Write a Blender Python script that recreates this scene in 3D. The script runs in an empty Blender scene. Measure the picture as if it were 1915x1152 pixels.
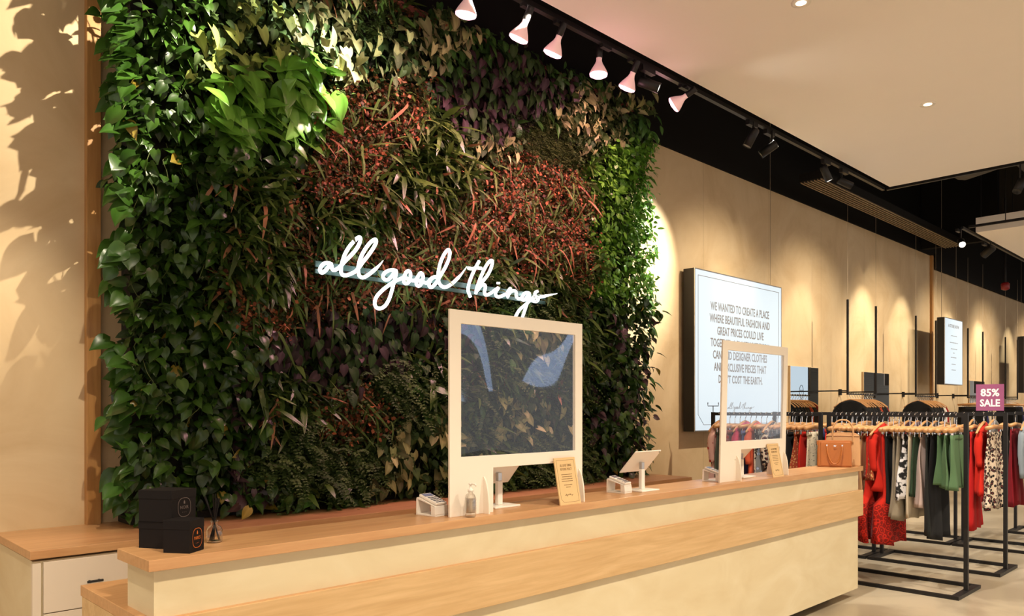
import bpy, math, random
import numpy as np
from mathutils import Vector, Matrix, Euler, noise
R = math.radians
random.seed(7); rng = np.random.default_rng(11)
SC = bpy.context.scene; COL = SC.collection

# ---------------------------------------------------------------- camera, world, exposure
H = 1.56; FPX = 1442.0; PX, PY = 957.5, 763.0; YAW = R(45.7)
cam_d = bpy.data.cameras.new('camera'); cam = bpy.data.objects.new('camera', cam_d); COL.objects.link(cam)
cam.location = (0, 0, H); cam.rotation_euler = (R(90), 0, YAW - R(90))
cam_d.sensor_width = 36; cam_d.lens = FPX / 1915 * 36; cam_d.shift_y = (PY - 576) / 1915
cam_d.clip_start = 0.05; cam_d.clip_end = 200
SC.camera = cam
vs = SC.view_settings
vs.view_transform = 'Standard'; vs.look = 'None'; vs.exposure = 1.05; vs.gamma = 1.0; vs.use_curve_mapping = False
w = bpy.data.worlds.new('world'); SC.world = w; w.use_nodes = True
bg = w.node_tree.nodes['Background']; bg.inputs[0].default_value = (1.0, 0.88, 0.78, 1); bg.inputs[1].default_value = 0.60

CF, SF = math.cos(YAW), math.sin(YAW)
def ray(x, y):
    r = (x - PX) / FPX
    return Vector((CF + r * SF, SF - r * CF, (PY - y) / FPX))
def at(x, y, X=None, Y=None, Z=None):
    "world point on the photo ray through x, y that lies on a given world plane"
    d = ray(x, y)
    if Y is not None: t = Y / d.y
    elif X is not None: t = X / d.x
    else: t = (Z - H) / d.z
    return Vector((d.x * t, d.y * t, H + d.z * t))
def proj(X, Y, Z):
    w_ = X * CF + Y * SF; r = X * SF - Y * CF
    return PX + FPX * r / w_, PY - FPX * (Z - H) / w_

def spot(name, loc, target, power, color, angle=40, blend=0.5, radius=0.04, parent=None):
    l = bpy.data.lights.new(name, 'SPOT'); l.energy = power; l.color = color[:3]
    l.spot_size = R(angle); l.spot_blend = blend; l.shadow_soft_size = radius
    o = bpy.data.objects.new(name, l); COL.objects.link(o)
    o.location = loc
    d = Vector(target) - Vector(loc)
    o.rotation_euler = d.to_track_quat('-Z', 'Y').to_euler()
    return o
WARM = (1.0, 0.86, 0.66); WHITE = (1.0, 0.93, 0.82); PINK = (1.0, 0.46, 0.50)
YW = 4.83
# shop ceiling downlights over the customer side (the same kind as the two in view)
for (x, y, p) in [(1.2, 0.3, 260), (4.0, 0.2, 260), (6.9, 0.1, 230), (-1.6, 0.4, 200), (2.4, -2.2, 200), (5.6, -2.4, 200), (9.8, 0.0, 200), (12.5, 1.0, 220), (15.5, 1.0, 220)]:
    spot('downlight_or_fill_beam', (x, y, 4.15), (x, y + 0.25, 0), p, WARM, 110, 0.8, 0.06)
# spots on the track and added fill spots, aimed at plants, wall and counter
spot('track_or_fill_beam', (3.3, 3.5, 4.1), (1.98, 4.7, 3.5), 380, (1.0, 0.96, 0.82), 38, 0.7, 0.02)
spot('track_or_fill_beam', (2.25, 3.5, 4.08), (0.6, 4.83, 3.1), 170, (1.0, 0.88, 0.66), 62, 0.5, 0.012)
spot('track_or_fill_beam', (1.2, 2.6, 4.1), (0.5, 4.83, 1.3), 150, WARM, 40, 0.8, 0.03)
spot('track_or_fill_beam', (3.6, 3.5, 4.1), (2.9, 4.7, 4.0), 85, (1.0, 0.94, 0.80), 60, 0.8, 0.02)  # added to brighten the pale upper leaves, no known lamp
spot('track_or_fill_beam', (5.2, 3.42, 4.02), (5.95, 2.4, 3.62), 14, (1.0, 0.93, 0.78), 80, 0.9, 0.03)
spot('downlight_or_fill_beam', (-0.2, 2.0, 4.15), (0.5, 3.7, 0.4), 170, WARM, 44, 0.9, 0.05)  # added light from the left front to lift the drawer fronts
spot('track_or_fill_beam', (7.3, 3.5, 4.1), (6.5, 4.83, 3.0), 400, (1.0, 0.93, 0.78), 52, 0.9, 0.02)
spot('track_or_fill_beam', (6.9, 3.5, 4.1), (6.1, 4.65, 3.2), 190, (1.0, 0.96, 0.82), 36, 0.8, 0.02)  # added to brighten the lime leaves at the right edge
for x in (7.8, 10.2, 12.8, 15.6, 18.8, 22.5):
    spot('added_wall_flood', (x, 2.0, 4.15), (x + 0.3, YW, 2.0), 230, (1.0, 0.84, 0.62), 70, 0.9, 0.05)  # added floods that raise the wall's overall brightness, no fittings behind them
spot('track_or_fill_beam', (7.0, 3.45, 4.1), (4.4, 2.7, 0.9), 170, WARM, 50, 0.7, 0.03)
for (x, z) in [(12.4, 2.7), (14.1, 2.7), (16.6, 2.6), (18.6, 2.6), (21.0, 2.6), (10.3, 2.3), (8.2, 2.3)]:
    spot('wall_wash_beam', (x + 0.1, 3.75, 4.1), (x, YW, z), 75 if x > 11 else 45, (1.0, 0.92, 0.72), 50, 0.8, 0.03)
for x in (7.2, 8.6, 10.4, 12.0):
    spot('rack_beam', (x - 2.2, 2.4, 4.1), (x, 2.8, 0.9), 230, WHITE, 50, 0.8, 0.04)

# ---------------------------------------------------------------- materials
def nt(name):
    m = bpy.data.materials.new(name); m.use_nodes = True
    return m, m.node_tree, m.node_tree.nodes['Principled BSDF']
def N(t, typ, **kw):
    n = t.nodes.new(typ)
    for k, v in kw.items():
        if k in n.inputs: n.inputs[k].default_value = v
        else: setattr(n, k, v)
    return n
def rgb(c): return (c[0], c[1], c[2], 1)
def mat(name, col, rough=0.5, metal=0.0, spec=0.5, noise_=0.0, scale=20, bump=0.0, stretch=None, emit=None, estr=0, sheen=0, alpha=None, trans=0):
    m, t, b = nt(name)
    b.inputs['Base Color'].default_value = rgb(col); b.inputs['Roughness'].default_value = rough
    b.inputs['Metallic'].default_value = metal; b.inputs['Specular IOR Level'].default_value = spec
    if sheen: b.inputs['Sheen Weight'].default_value = sheen
    if trans: b.inputs['Transmission Weight'].default_value = trans
    if emit: b.inputs['Emission Color'].default_value = rgb(emit); b.inputs['Emission Strength'].default_value = estr
    tc = N(t, 'ShaderNodeTexCoord'); mp = N(t, 'ShaderNodeMapping')
    t.links.new(tc.outputs['Object'], mp.inputs[0])
    if stretch: mp.inputs['Scale'].default_value = stretch
    nz = N(t, 'ShaderNodeTexNoise', Scale=scale, Detail=5.0)
    t.links.new(mp.outputs[0], nz.inputs['Vector'])
    if noise_:
        mx = N(t, 'ShaderNodeMix', data_type='RGBA')
        mx.inputs['A'].default_value = rgb([max(0, c * (1 - noise_)) for c in col]); mx.inputs['B'].default_value = rgb([min(1, c * (1 + noise_)) for c in col])
        t.links.new(nz.outputs['Fac'], mx.inputs['Factor']); t.links.new(mx.outputs['Result'], b.inputs['Base Color'])
    if bump:
        bp = N(t, 'ShaderNodeBump', Strength=bump, Distance=0.01); t.links.new(nz.outputs['Fac'], bp.inputs['Height']); t.links.new(bp.outputs[0], b.inputs['Normal'])
    return m
def ramp(t, src, stops):
    r = N(t, 'ShaderNodeValToRGB'); e = r.color_ramp.elements
    while len(e) < len(stops): e.new(0.5)
    for i, (p, c) in enumerate(stops): e[i].position = p; e[i].color = rgb(c)
    t.links.new(src, r.inputs[0]); return r
def coords(t, scale=(1, 1, 1), loc=(0, 0, 0)):
    tc = N(t, 'ShaderNodeTexCoord'); mp = N(t, 'ShaderNodeMapping')
    mp.inputs['Scale'].default_value = scale; mp.inputs['Location'].default_value = loc
    t.links.new(tc.outputs['Object'], mp.inputs[0]); return mp.outputs[0]

def wood(name, dark, light, axis=0, rough=0.42, k=1.0):
    m, t, b = nt(name)
    sc = [9, 9, 9]; sc[axis] = 0.9
    v = coords(t, tuple(s * k for s in sc))
    n1 = N(t, 'ShaderNodeTexNoise', Scale=2.2, Detail=8.0, Roughness=0.6, Distortion=0.8); t.links.new(v, n1.inputs['Vector'])
    r = ramp(t, n1.outputs['Fac'], [(0.3, dark), (0.52, [(a + c) / 2 for a, c in zip(dark, light)]), (0.72, light)])
    sc2 = [60, 60, 60]; sc2[axis] = 2.5
    v2 = coords(t, tuple(sc2)); n2 = N(t, 'ShaderNodeTexNoise', Scale=1.0, Detail=3.0); t.links.new(v2, n2.inputs['Vector'])
    mx = N(t, 'ShaderNodeMix', data_type='RGBA', blend_type='MULTIPLY'); mx.inputs['Factor'].default_value = 0.35
    r2 = ramp(t, n2.outputs['Fac'], [(0.35, (0.75, 0.7, 0.62)), (0.6, (1, 1, 1))])
    t.links.new(r.outputs[0], mx.inputs['A']); t.links.new(r2.outputs[0], mx.inputs['B'])
    t.links.new(mx.outputs['Result'], b.inputs['Base Color']); b.inputs['Roughness'].default_value = rough
    return m
M = {}
M['oak'] = wood('oak_veneer', (0.56, 0.355, 0.16), (0.69, 0.475, 0.245))
M['oak_top'] = wood('oak_worktop', (0.50, 0.255, 0.11), (0.62, 0.36, 0.17), rough=0.34)
M['oak_y'] = wood('oak_end_grain', (0.44, 0.23, 0.08), (0.60, 0.36, 0.15), axis=1)
M['post'] = wood('oak_post', (0.42, 0.20, 0.06), (0.55, 0.30, 0.10), axis=2)
M['hanger_wood'] = wood('hanger_wood', (0.50, 0.24, 0.09), (0.68, 0.38, 0.17), rough=0.35, k=3)
def ply():
    m, t, b = nt('limewashed_ply'); v = coords(t, (1.2, 1.2, 3.0))
    n1 = N(t, 'ShaderNodeTexNoise', Scale=1.6, Detail=7.0, Roughness=0.55, Distortion=1.2); t.links.new(v, n1.inputs['Vector'])
    r = ramp(t, n1.outputs['Fac'], [(0.3, (0.64, 0.53, 0.33)), (0.55, (0.69, 0.59, 0.385)), (0.75, (0.73, 0.64, 0.44))])
    t.links.new(r.outputs[0], b.inputs['Base Color']); b.inputs['Roughness'].default_value = 0.45
    return m
M['ply'] = ply()
def wallmat():
    m, t, b = nt('tan_plaster'); v = coords(t, (1, 1, 1))
    n1 = N(t, 'ShaderNodeTexNoise', Scale=1.1, Detail=9.0, Roughness=0.6, Distortion=1.5); t.links.new(v, n1.inputs['Vector'])
    r = ramp(t, n1.outputs['Fac'], [(0.3, (0.56, 0.40, 0.22)), (0.5, (0.635, 0.475, 0.28)), (0.72, (0.70, 0.545, 0.34))])
    sx = N(t, 'ShaderNodeSeparateXYZ'); t.links.new(v, sx.inputs[0])
    md = N(t, 'ShaderNodeMath', operation='PINGPONG'); md.inputs[1].default_value = 0.78; t.links.new(sx.outputs[0], md.inputs[0])
    ls = N(t, 'ShaderNodeMath', operation='LESS_THAN'); ls.inputs[1].default_value = 0.004; t.links.new(md.outputs[0], ls.inputs[0])
    mx = N(t, 'ShaderNodeMix', data_type='RGBA'); mx.inputs['B'].default_value = (0.34, 0.22, 0.11, 1)
    mf = N(t, 'ShaderNodeMath', operation='MULTIPLY'); mf.inputs[1].default_value = 0.5; t.links.new(ls.outputs[0], mf.inputs[0])
    t.links.new(mf.outputs[0], mx.inputs['Factor']); t.links.new(r.outputs[0], mx.inputs['A']); t.links.new(mx.outputs['Result'], b.inputs['Base Color'])
    b.inputs['Roughness'].default_value = 0.6
    bp = N(t, 'ShaderNodeBump', Strength=0.08, Distance=0.02); t.links.new(n1.outputs['Fac'], bp.inputs['Height']); t.links.new(bp.outputs[0], b.inputs['Normal'])
    return m
M['wall'] = wallmat()
def floormat():
    m, t, b = nt('polished_concrete'); v = coords(t)
    n1 = N(t, 'ShaderNodeTexNoise', Scale=0.9, Detail=6.0, Roughness=0.55, Distortion=0.6); t.links.new(v, n1.inputs['Vector'])
    r = ramp(t, n1.outputs['Fac'], [(0.42, (0.34, 0.28, 0.20)), (0.5, (0.42, 0.355, 0.26)), (0.56, (0.48, 0.41, 0.30))])
    t.links.new(r.outputs[0], b.inputs['Base Color']); b.inputs['Roughness'].default_value = 0.28
    return m
M['floor'] = floormat()
M['ceiling'] = mat('ceiling_paint', (0.86, 0.80, 0.75), 0.8, noise_=0.02, scale=2)
M['black'] = mat('black_void', (0.012, 0.011, 0.010), 0.8, spec=0.1)
M['duct'] = mat('painted_duct', (0.035, 0.030, 0.027), 0.55)
M['black_metal'] = mat('black_metal', (0.010, 0.009, 0.009), 0.45, spec=0.35)
M['diff_slat'] = mat('anodised_slat', (0.55, 0.42, 0.28), 0.35, metal=0.7)
M['white'] = mat('white_laminate', (0.72, 0.62, 0.50), 0.42)
M['white_plastic'] = mat('white_plastic', (0.86, 0.80, 0.72), 0.35)
M['cream_frame'] = mat('cream_board', (0.86, 0.78, 0.67), 0.5)
M['grey_key'] = mat('grey_key', (0.10, 0.10, 0.12), 0.4)
M['silver'] = mat('brushed_silver', (0.55, 0.55, 0.56), 0.3, metal=0.9)
M['chrome'] = mat('chrome', (0.85, 0.85, 0.86), 0.12, metal=1.0)
M['navy'] = mat('lcd_navy', (0.015, 0.02, 0.10), 0.2)
M['ink'] = mat('grey_ink', (0.22, 0.22, 0.24), 0.6)
M['brown_ink'] = mat('brown_ink', (0.22, 0.13, 0.05), 0.6)
M['orange_ink'] = mat('orange_foil', (0.62, 0.17, 0.03), 0.35, metal=0.3)
M['dim_ink'] = mat('pewter_foil', (0.13, 0.10, 0.09), 0.4, metal=0.3)
M['box_black'] = mat('black_card', (0.007, 0.005, 0.005), 0.7, spec=0.2, noise_=0.2, scale=300)
M['card'] = mat('kraft_card', (0.72, 0.49, 0.24), 0.6, noise_=0.05, scale=60)
M['pink_ink'] = mat('sale_pink', (0.30, 0.075, 0.18), 0.5)
M['white_ink'] = mat('white_ink', (0.9, 0.88, 0.86), 0.5)
M['red_ink'] = mat('sale_red', (0.45, 0.03, 0.03), 0.5)
M['leather_tan'] = mat('tan_leather', (0.40, 0.125, 0.025), 0.38, noise_=0.06, scale=180, bump=0.08)
M['leather_beige'] = mat('beige_leather', (0.56, 0.30, 0.13), 0.42, noise_=0.05, scale=180, bump=0.08)
M['teal'] = mat('teal_bar', (0.03, 0.085, 0.075), 0.4)
M['substrate'] = mat('growing_felt', (0.018, 0.015, 0.010), 0.95, noise_=0.5, scale=30, bump=0.6)
M['stem'] = mat('vine_stem', (0.10, 0.13, 0.03), 0.6)
M['neon'] = mat('neon_white', (1, 1, 1), 0.4, emit=(0.95, 0.96, 1.0), estr=1.6)
M['bulb_face'] = mat('pink_bulb_face', (1, 0.8, 0.9), 0.4, emit=(1.0, 0.55, 0.70), estr=1.1)
M['spot_face'] = mat('spot_lamp_face', (1, 1, 1), 0.4, emit=(1.0, 0.96, 0.82), estr=2.0)
M['down_face'] = mat('downlight_face', (1, 1, 1), 0.4, emit=(1.0, 0.86, 0.66), estr=0.9)
M['bulb_body'] = mat('bulb_porcelain', (0.86, 0.66, 0.62), 0.4, emit=(1.0, 0.45, 0.48), estr=0.12)
M['lightbox'] = mat('lightbox_face', (0.22, 0.26, 0.28), 0.35, emit=(0.74, 0.88, 1.0), estr=0.36)
M['mirror'] = mat('mirror_glass', (0.92, 0.95, 0.95), 0.01, metal=1.0)
M['shutter'] = mat('grey_shutter', (0.26, 0.28, 0.27), 0.5, metal=0.3)
M['added_glow'] = mat('streak_glow', (0.6, 0.7, 0.9), 0.3, emit=(0.74, 0.82, 1.0), estr=2.0)  # emitter for the added streak shapes, not real glazing
M['dark_red'] = mat('alarm_red', (0.22, 0.012, 0.015), 0.4)
M['cable'] = mat('steel_wire', (0.35, 0.28, 0.20), 0.4, metal=0.6)
def pane_mat():
    m, t, b = nt('clear_acrylic'); t.nodes.remove(b)
    tr = N(t, 'ShaderNodeBsdfTransparent'); tr.inputs[0].default_value = (0.955, 0.965, 0.975, 1)
    gl = N(t, 'ShaderNodeBsdfGlossy', Roughness=0.02); gl.inputs[0].default_value = (0.8, 0.88, 1, 1)
    v = coords(t, (1.0, 1.0, 1.0)); nz = N(t, 'ShaderNodeTexNoise', Scale=2.3, Detail=0.0); t.links.new(v, nz.inputs['Vector'])
    bp = N(t, 'ShaderNodeBump', Strength=1.0, Distance=0.009); t.links.new(nz.outputs['Fac'], bp.inputs['Height']); t.links.new(bp.outputs[0], gl.inputs['Normal'])
    lw = N(t, 'ShaderNodeLayerWeight', Blend=0.5); t.links.new(bp.outputs[0], lw.inputs['Normal'])
    pw = N(t, 'ShaderNodeMath', operation='POWER'); pw.inputs[1].default_value = 4; t.links.new(lw.outputs['Facing'], pw.inputs[0])
    ml = N(t, 'ShaderNodeMath', operation='MULTIPLY_ADD'); ml.inputs[1].default_value = 0.8; ml.inputs[2].default_value = 0.03; t.links.new(pw.outputs[0], ml.inputs[0])
    mx = N(t, 'ShaderNodeMixShader'); t.links.new(ml.outputs[0], mx.inputs[0]); t.links.new(tr.outputs[0], mx.inputs[1]); t.links.new(gl.outputs[0], mx.inputs[2])
    t.links.new(mx.outputs[0], t.nodes['Material Output'].inputs[0]); return m
M['pane'] = pane_mat()
def glass():
    m, t, b = nt('clear_glass'); t.nodes.remove(b)
    tr = N(t, 'ShaderNodeBsdfTransparent'); tr.inputs[0].default_value = (0.93, 0.92, 0.90, 1)
    gl = N(t, 'ShaderNodeBsdfGlossy', Roughness=0.04)
    lw = N(t, 'ShaderNodeLayerWeight', Blend=0.35)
    mx = N(t, 'ShaderNodeMixShader'); t.links.new(lw.outputs['Facing'], mx.inputs[0]); t.links.new(tr.outputs[0], mx.inputs[1]); t.links.new(gl.outputs[0], mx.inputs[2])
    t.links.new(mx.outputs[0], t.nodes['Material Output'].inputs[0]); return m
M['glass'] = glass()
def leafmat(name, rough=0.38, trans=0.15, spec=0.5):
    m, t, b = nt(name)
    a = N(t, 'ShaderNodeAttribute', attribute_name='tint')
    t.links.new(a.outputs['Color'], b.inputs['Base Color'])
    b.inputs['Roughness'].default_value = rough; b.inputs['Specular IOR Level'].default_value = spec
    tl = N(t, 'ShaderNodeBsdfTranslucent'); t.links.new(a.outputs['Color'], tl.inputs[0])
    mx = N(t, 'ShaderNodeMixShader'); mx.inputs[0].default_value = trans
    t.links.new(b.outputs[0], mx.inputs[1]); t.links.new(tl.outputs[0], mx.inputs[2]); t.links.new(mx.outputs[0], t.nodes['Material Output'].inputs[0])
    return m
M['leaf'] = leafmat('waxy_leaf', 0.33); M['leaf_matt'] = leafmat('matt_leaf', 0.6, 0.2, 0.3)

# ---------------------------------------------------------------- mesh helpers
class MB:
    def __init__(s): s.v = []; s.f = []
    def add(s, vs_, fs):
        o = len(s.v); s.v += [tuple(v) for v in vs_]; s.f += [tuple(i + o for i in f) for f in fs]; return s
    def box(s, x0, x1, y0, y1, z0, z1, m=None):
        vs_ = [Vector((x, y, z)) for x in (x0, x1) for y in (y0, y1) for z in (z0, z1)]
        if m is not None: vs_ = [m @ v for v in vs_]
        return s.add(vs_, [(0, 1, 3, 2), (4, 6, 7, 5), (0, 4, 5, 1), (2, 3, 7, 6), (0, 2, 6, 4), (1, 5, 7, 3)])
    def tube(s, pts, r, n=8, caps=True, flat=1.0):
        pts = [Vector(p) for p in pts]; rs = r if isinstance(r, (list, tuple)) else [r] * len(pts)
        vs_ = []; up0 = None
        for i, p in enumerate(pts):
            a = pts[max(i - 1, 0)]; b = pts[min(i + 1, len(pts) - 1)]; d = (b - a)
            if d.length < 1e-9: d = Vector((0, 0, 1))
            d.normalize()
            if up0 is None: up0 = Vector((0, 0, 1)) if abs(d.z) < 0.9 else Vector((0, 1, 0))
            x = d.cross(up0)
            if x.length < 1e-4: x = d.cross(Vector((1, 0.3, 0)))
            x.normalize(); up0 = x.cross(d).normalized()
            for k in range(n):
                t = 2 * math.pi * k / n; vs_.append(p + x * (math.cos(t) * rs[i]) + up0 * (math.sin(t) * rs[i] * flat))
        fs = [(i * n + k, i * n + (k + 1) % n, (i + 1) * n + (k + 1) % n, (i + 1) * n + k) for i in range(len(pts) - 1) for k in range(n)]
        if caps: fs += [tuple(reversed(range(n))), tuple((len(pts) - 1) * n + k for k in range(n))]
        return s.add(vs_, fs)
    def lathe(s, prof, n=20, m=None, caps=True):
        vs_ = [Vector((r * math.cos(2 * math.pi * k / n), r * math.sin(2 * math.pi * k / n), z)) for (r, z) in prof for k in range(n)]
        if m is not None: vs_ = [m @ v for v in vs_]
        fs = [(i * n + k, i * n + (k + 1) % n, (i + 1) * n + (k + 1) % n, (i + 1) * n + k) for i in range(len(prof) - 1) for k in range(n)]
        if caps: fs += [tuple(reversed(range(n))), tuple((len(prof) - 1) * n + k for k in range(n))]
        return s.add(vs_, fs)
    def prism(s, poly, axis, a, b, m=None):
        "polygon (u,v) swept along axis 0/1/2 from a to b"
        def pt(u, v, w_): return Vector({0: (w_, u, v), 1: (u, w_, v), 2: (u, v, w_)}[axis])
        n = len(poly); vs_ = [pt(u, v, a) for u, v in poly] + [pt(u, v, b) for u, v in poly]
        if m is not None: vs_ = [m @ v for v in vs_]
        return s.add(vs_, [tuple(range(n))[::-1], tuple(range(n, 2 * n))] + [(i, (i + 1) % n, n + (i + 1) % n, n + i) for i in range(n)])
    def build(s, name, m, parent=None, smooth=False, bevel=0):
        me = bpy.data.meshes.new(name); me.from_pydata(s.v, [], s.f); me.materials.append(M[m] if isinstance(m, str) else m); me.validate()
        import bmesh
        bm = bmesh.new(); bm.from_mesh(me); bmesh.ops.recalc_face_normals(bm, faces=bm.faces); bm.to_mesh(me); bm.free()
        if smooth: me.shade_smooth()
        o = bpy.data.objects.new(name, me); COL.objects.link(o)
        if parent is not None: o.parent = parent
        if bevel:
            b = o.modifiers.new('bevel', 'BEVEL'); b.width = bevel; b.segments = 2; b.limit_method = 'ANGLE'
        return o
def box(name, m, x0, x1, y0, y1, z0, z1, parent=None, bevel=0): return MB().box(x0, x1, y0, y1, z0, z1).build(name, m, parent, bevel=bevel)
def tag(o, label, cat, group=None):
    o['label'] = label; o['category'] = cat
    if group: o['group'] = group
    return o
def thing(name, label, cat, loc=(0, 0, 0), rz=0, group=None):
    o = bpy.data.objects.new(name, None); COL.objects.link(o); o.location = loc; o.rotation_euler = (0, 0, rz); o.empty_display_size = 0.1
    return tag(o, label, cat, group)
def struct(o): o['kind'] = 'structure'; return o
def copy_tree(o, loc=None, rz=None, label=None, group=None, parent=None):
    c = o.copy(); COL.objects.link(c)
    if parent is not None: c.parent = parent
    for ch in list(o.children): copy_tree(ch, parent=c)
    if loc is not None: c.location = loc
    if rz is not None: c.rotation_euler = (0, 0, rz)
    if label: c['label'] = label
    if group: c['group'] = group
    return c
def text(s, name, m, width, parent, loc, rot, height=None, depth=0.0006, bold=0.0):
    cu = bpy.data.curves.new(name, 'FONT'); cu.body = s; cu.align_x = 'CENTER'; cu.align_y = 'CENTER'; cu.extrude = depth; cu.resolution_u = 2; cu.offset = bold
    t = bpy.data.objects.new(name, cu); COL.objects.link(t); bpy.context.view_layer.update()
    me = bpy.data.meshes.new_from_object(t.evaluated_get(bpy.context.evaluated_depsgraph_get())); bpy.data.objects.remove(t); bpy.data.curves.remove(cu)
    co = np.array([v.co[:] for v in me.vertices]); wx = np.ptp(co[:, 0]); wy = np.ptp(co[:, 1])
    cx = (co[:, 0].max() + co[:, 0].min()) / 2; cy = (co[:, 1].max() + co[:, 1].min()) / 2
    k = width / wx; ky = (height / wy) if height else k
    for v in me.vertices: v.co = ((v.co.x - cx) * k, (v.co.y - cy) * ky, v.co.z)
    me.materials.clear(); me.materials.append(M[m]); o = bpy.data.objects.new(name, me); COL.objects.link(o)
    o.parent = parent; o.location = loc; o.rotation_euler = rot
    return o
def smooth_pts(p, k=5):
    p = [Vector(q) for q in p]; out = []
    for i in range(len(p) - 1):
        a = p[max(i - 1, 0)]; b = p[i]; c = p[i + 1]; d = p[min(i + 2, len(p) - 1)]
        for j in range(k):
            t = j / k
            out.append(0.5 * ((2 * b) + (c - a) * t + (2 * a - 5 * b + 4 * c - d) * t * t + (3 * b - a - 3 * c + d) * t ** 3))
    out.append(p[-1]); return out

# ================================================================ SETTING
struct(box('floor', 'floor', -8, 60, -12, YW + 0.1, -0.1, 0))
struct(box('wall_back', 'wall', -6, 60, YW, YW + 0.15, 0, 4.39))
struct(box('wall_back_upper', 'black', -6, 60, YW - 0.02, YW + 0.15, 4.39, 5.8))
struct(box('ceiling', 'ceiling', -8, 9.66, -12, 3.44, 4.20, 4.30))
struct(box('ceiling_far', 'ceiling', 13.1, 60, -12, 3.43, 4.20, 4.42))
struct(box('ceiling_void', 'black', -8, 60, -12, YW + 0.1, 5.6, 5.7))
for i, (x0, z1) in enumerate([(1.32, 4.39), (15.55, 4.39)]):
    struct(box('trim_%d' % (i + 1), 'post', x0, x0 + 0.075, YW - 0.045, YW, 0.0, z1, bevel=0.003))
struct(box('trim_3', 'black', 15.75, 60, YW - 0.06, YW - 0.02, 4.15, 4.45))
struct(box('trim_4', 'black', 14.98, 15.1, 3.6, 4.8, 4.42, 5.6))
struct(box('trim_5', 'black', -6, 60, 3.95, 4.81, 4.42, 4.5)) if False else None

# linear diffuser in the black slot
t = thing('linear_diffuser', 'long slatted metal air diffuser in the black ceiling slot', 'vent', (9.3, 4.1, 4.36))
box('housing', 'black', 0, 5.6, 0, 0.29, 0.02, 0.12, t)
for k in range(7): box('slat', 'diff_slat', 0, 5.6, 0.01 + k * 0.042, 0.019 + k * 0.042, 0.0, 0.014, t)
# ducts in the open void
for (lab, pts, r) in [('big dark duct crossing the open ceiling void', [(10.3, -3, 4.95), (10.6, 1.2, 4.9), (11.6, 3.2, 4.95)], 0.32),
                 ('dark duct bending down behind the big duct in the void', [(13.5, -2, 5.05), (12.6, 1.5, 5.0), (12.3, 2.6, 5.0)], 0.26)]:
    tag(MB().tube(smooth_pts(pts, 6), r, 18).build('air_duct', 'duct', smooth=True), lab, 'duct')
tag(box('cable_tray', 'duct', 11.6, 12.1, -4, 2.6, 4.72, 4.80), 'flat dark cable tray beside the ducts in the ceiling void', 'cable tray')
for i, (x, y) in enumerate([(1498, 4), (1735, 194)]):
    p = at(x, y, Z=4.2)
    t = thing('downlight', ['recessed round downlight at the top edge of the ceiling', 'recessed round downlight in the middle of the ceiling panel'][i], 'light', (p.x, p.y, 4.2))
    MB().lathe([(0.045, -0.006), (0.062, -0.008), (0.062, 0), (0.045, 0)], 24).build('trim_ring', 'white_plastic', t, True)
    MB().lathe([(0.001, -0.0075), (0.034, -0.0075), (0.034, -0.0055), (0.001, -0.0055)], 20).build('lamp', 'down_face', t)
# ---- tracks
def track(label, pts):
    m = MB()
    for a, b in zip(pts, pts[1:]):
        m.box(min(a[0], b[0]) - 0.018, max(a[0], b[0]) + 0.018, min(a[1], b[1]) - 0.018, max(a[1], b[1]) + 0.018, 4.2, 4.235)
    t = thing('lighting_track', label, 'track', (pts[0][0], pts[0][1], 4.2))
    m.v = [(v[0] - pts[0][0], v[1] - pts[0][1], v[2] - 4.2) for v in m.v]
    m.build('rail', 'black_metal', t)
    a, b = pts[0], pts[-1]
    n = 6
    for k in range(n):
        x = a[0] + (b[0] - a[0]) * (k + 0.5) / n; y = a[1] + (b[1] - a[1]) * (k + 0.5) / n
        box('drop_rod', 'black_metal', x - a[0] - 0.005, x - a[0] + 0.005, y - a[1] - 0.005, y - a[1] + 0.005, 0.035, 1.4, t)
    return t
track('long black lighting track along the ceiling edge carrying the pink bulbs', [(0.5, 3.55), (9.75, 3.55)])
track('black lighting track along the end of the near ceiling panel', [(9.79, 3.5), (9.79, -2)])
track('black lighting track running beside the far ceiling panel', [(12.7, 3.5), (24, 3.5)])
track('black lighting track crossing under the far ceiling panel', [(12.7, 3.4), (12.7, -2)])
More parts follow.
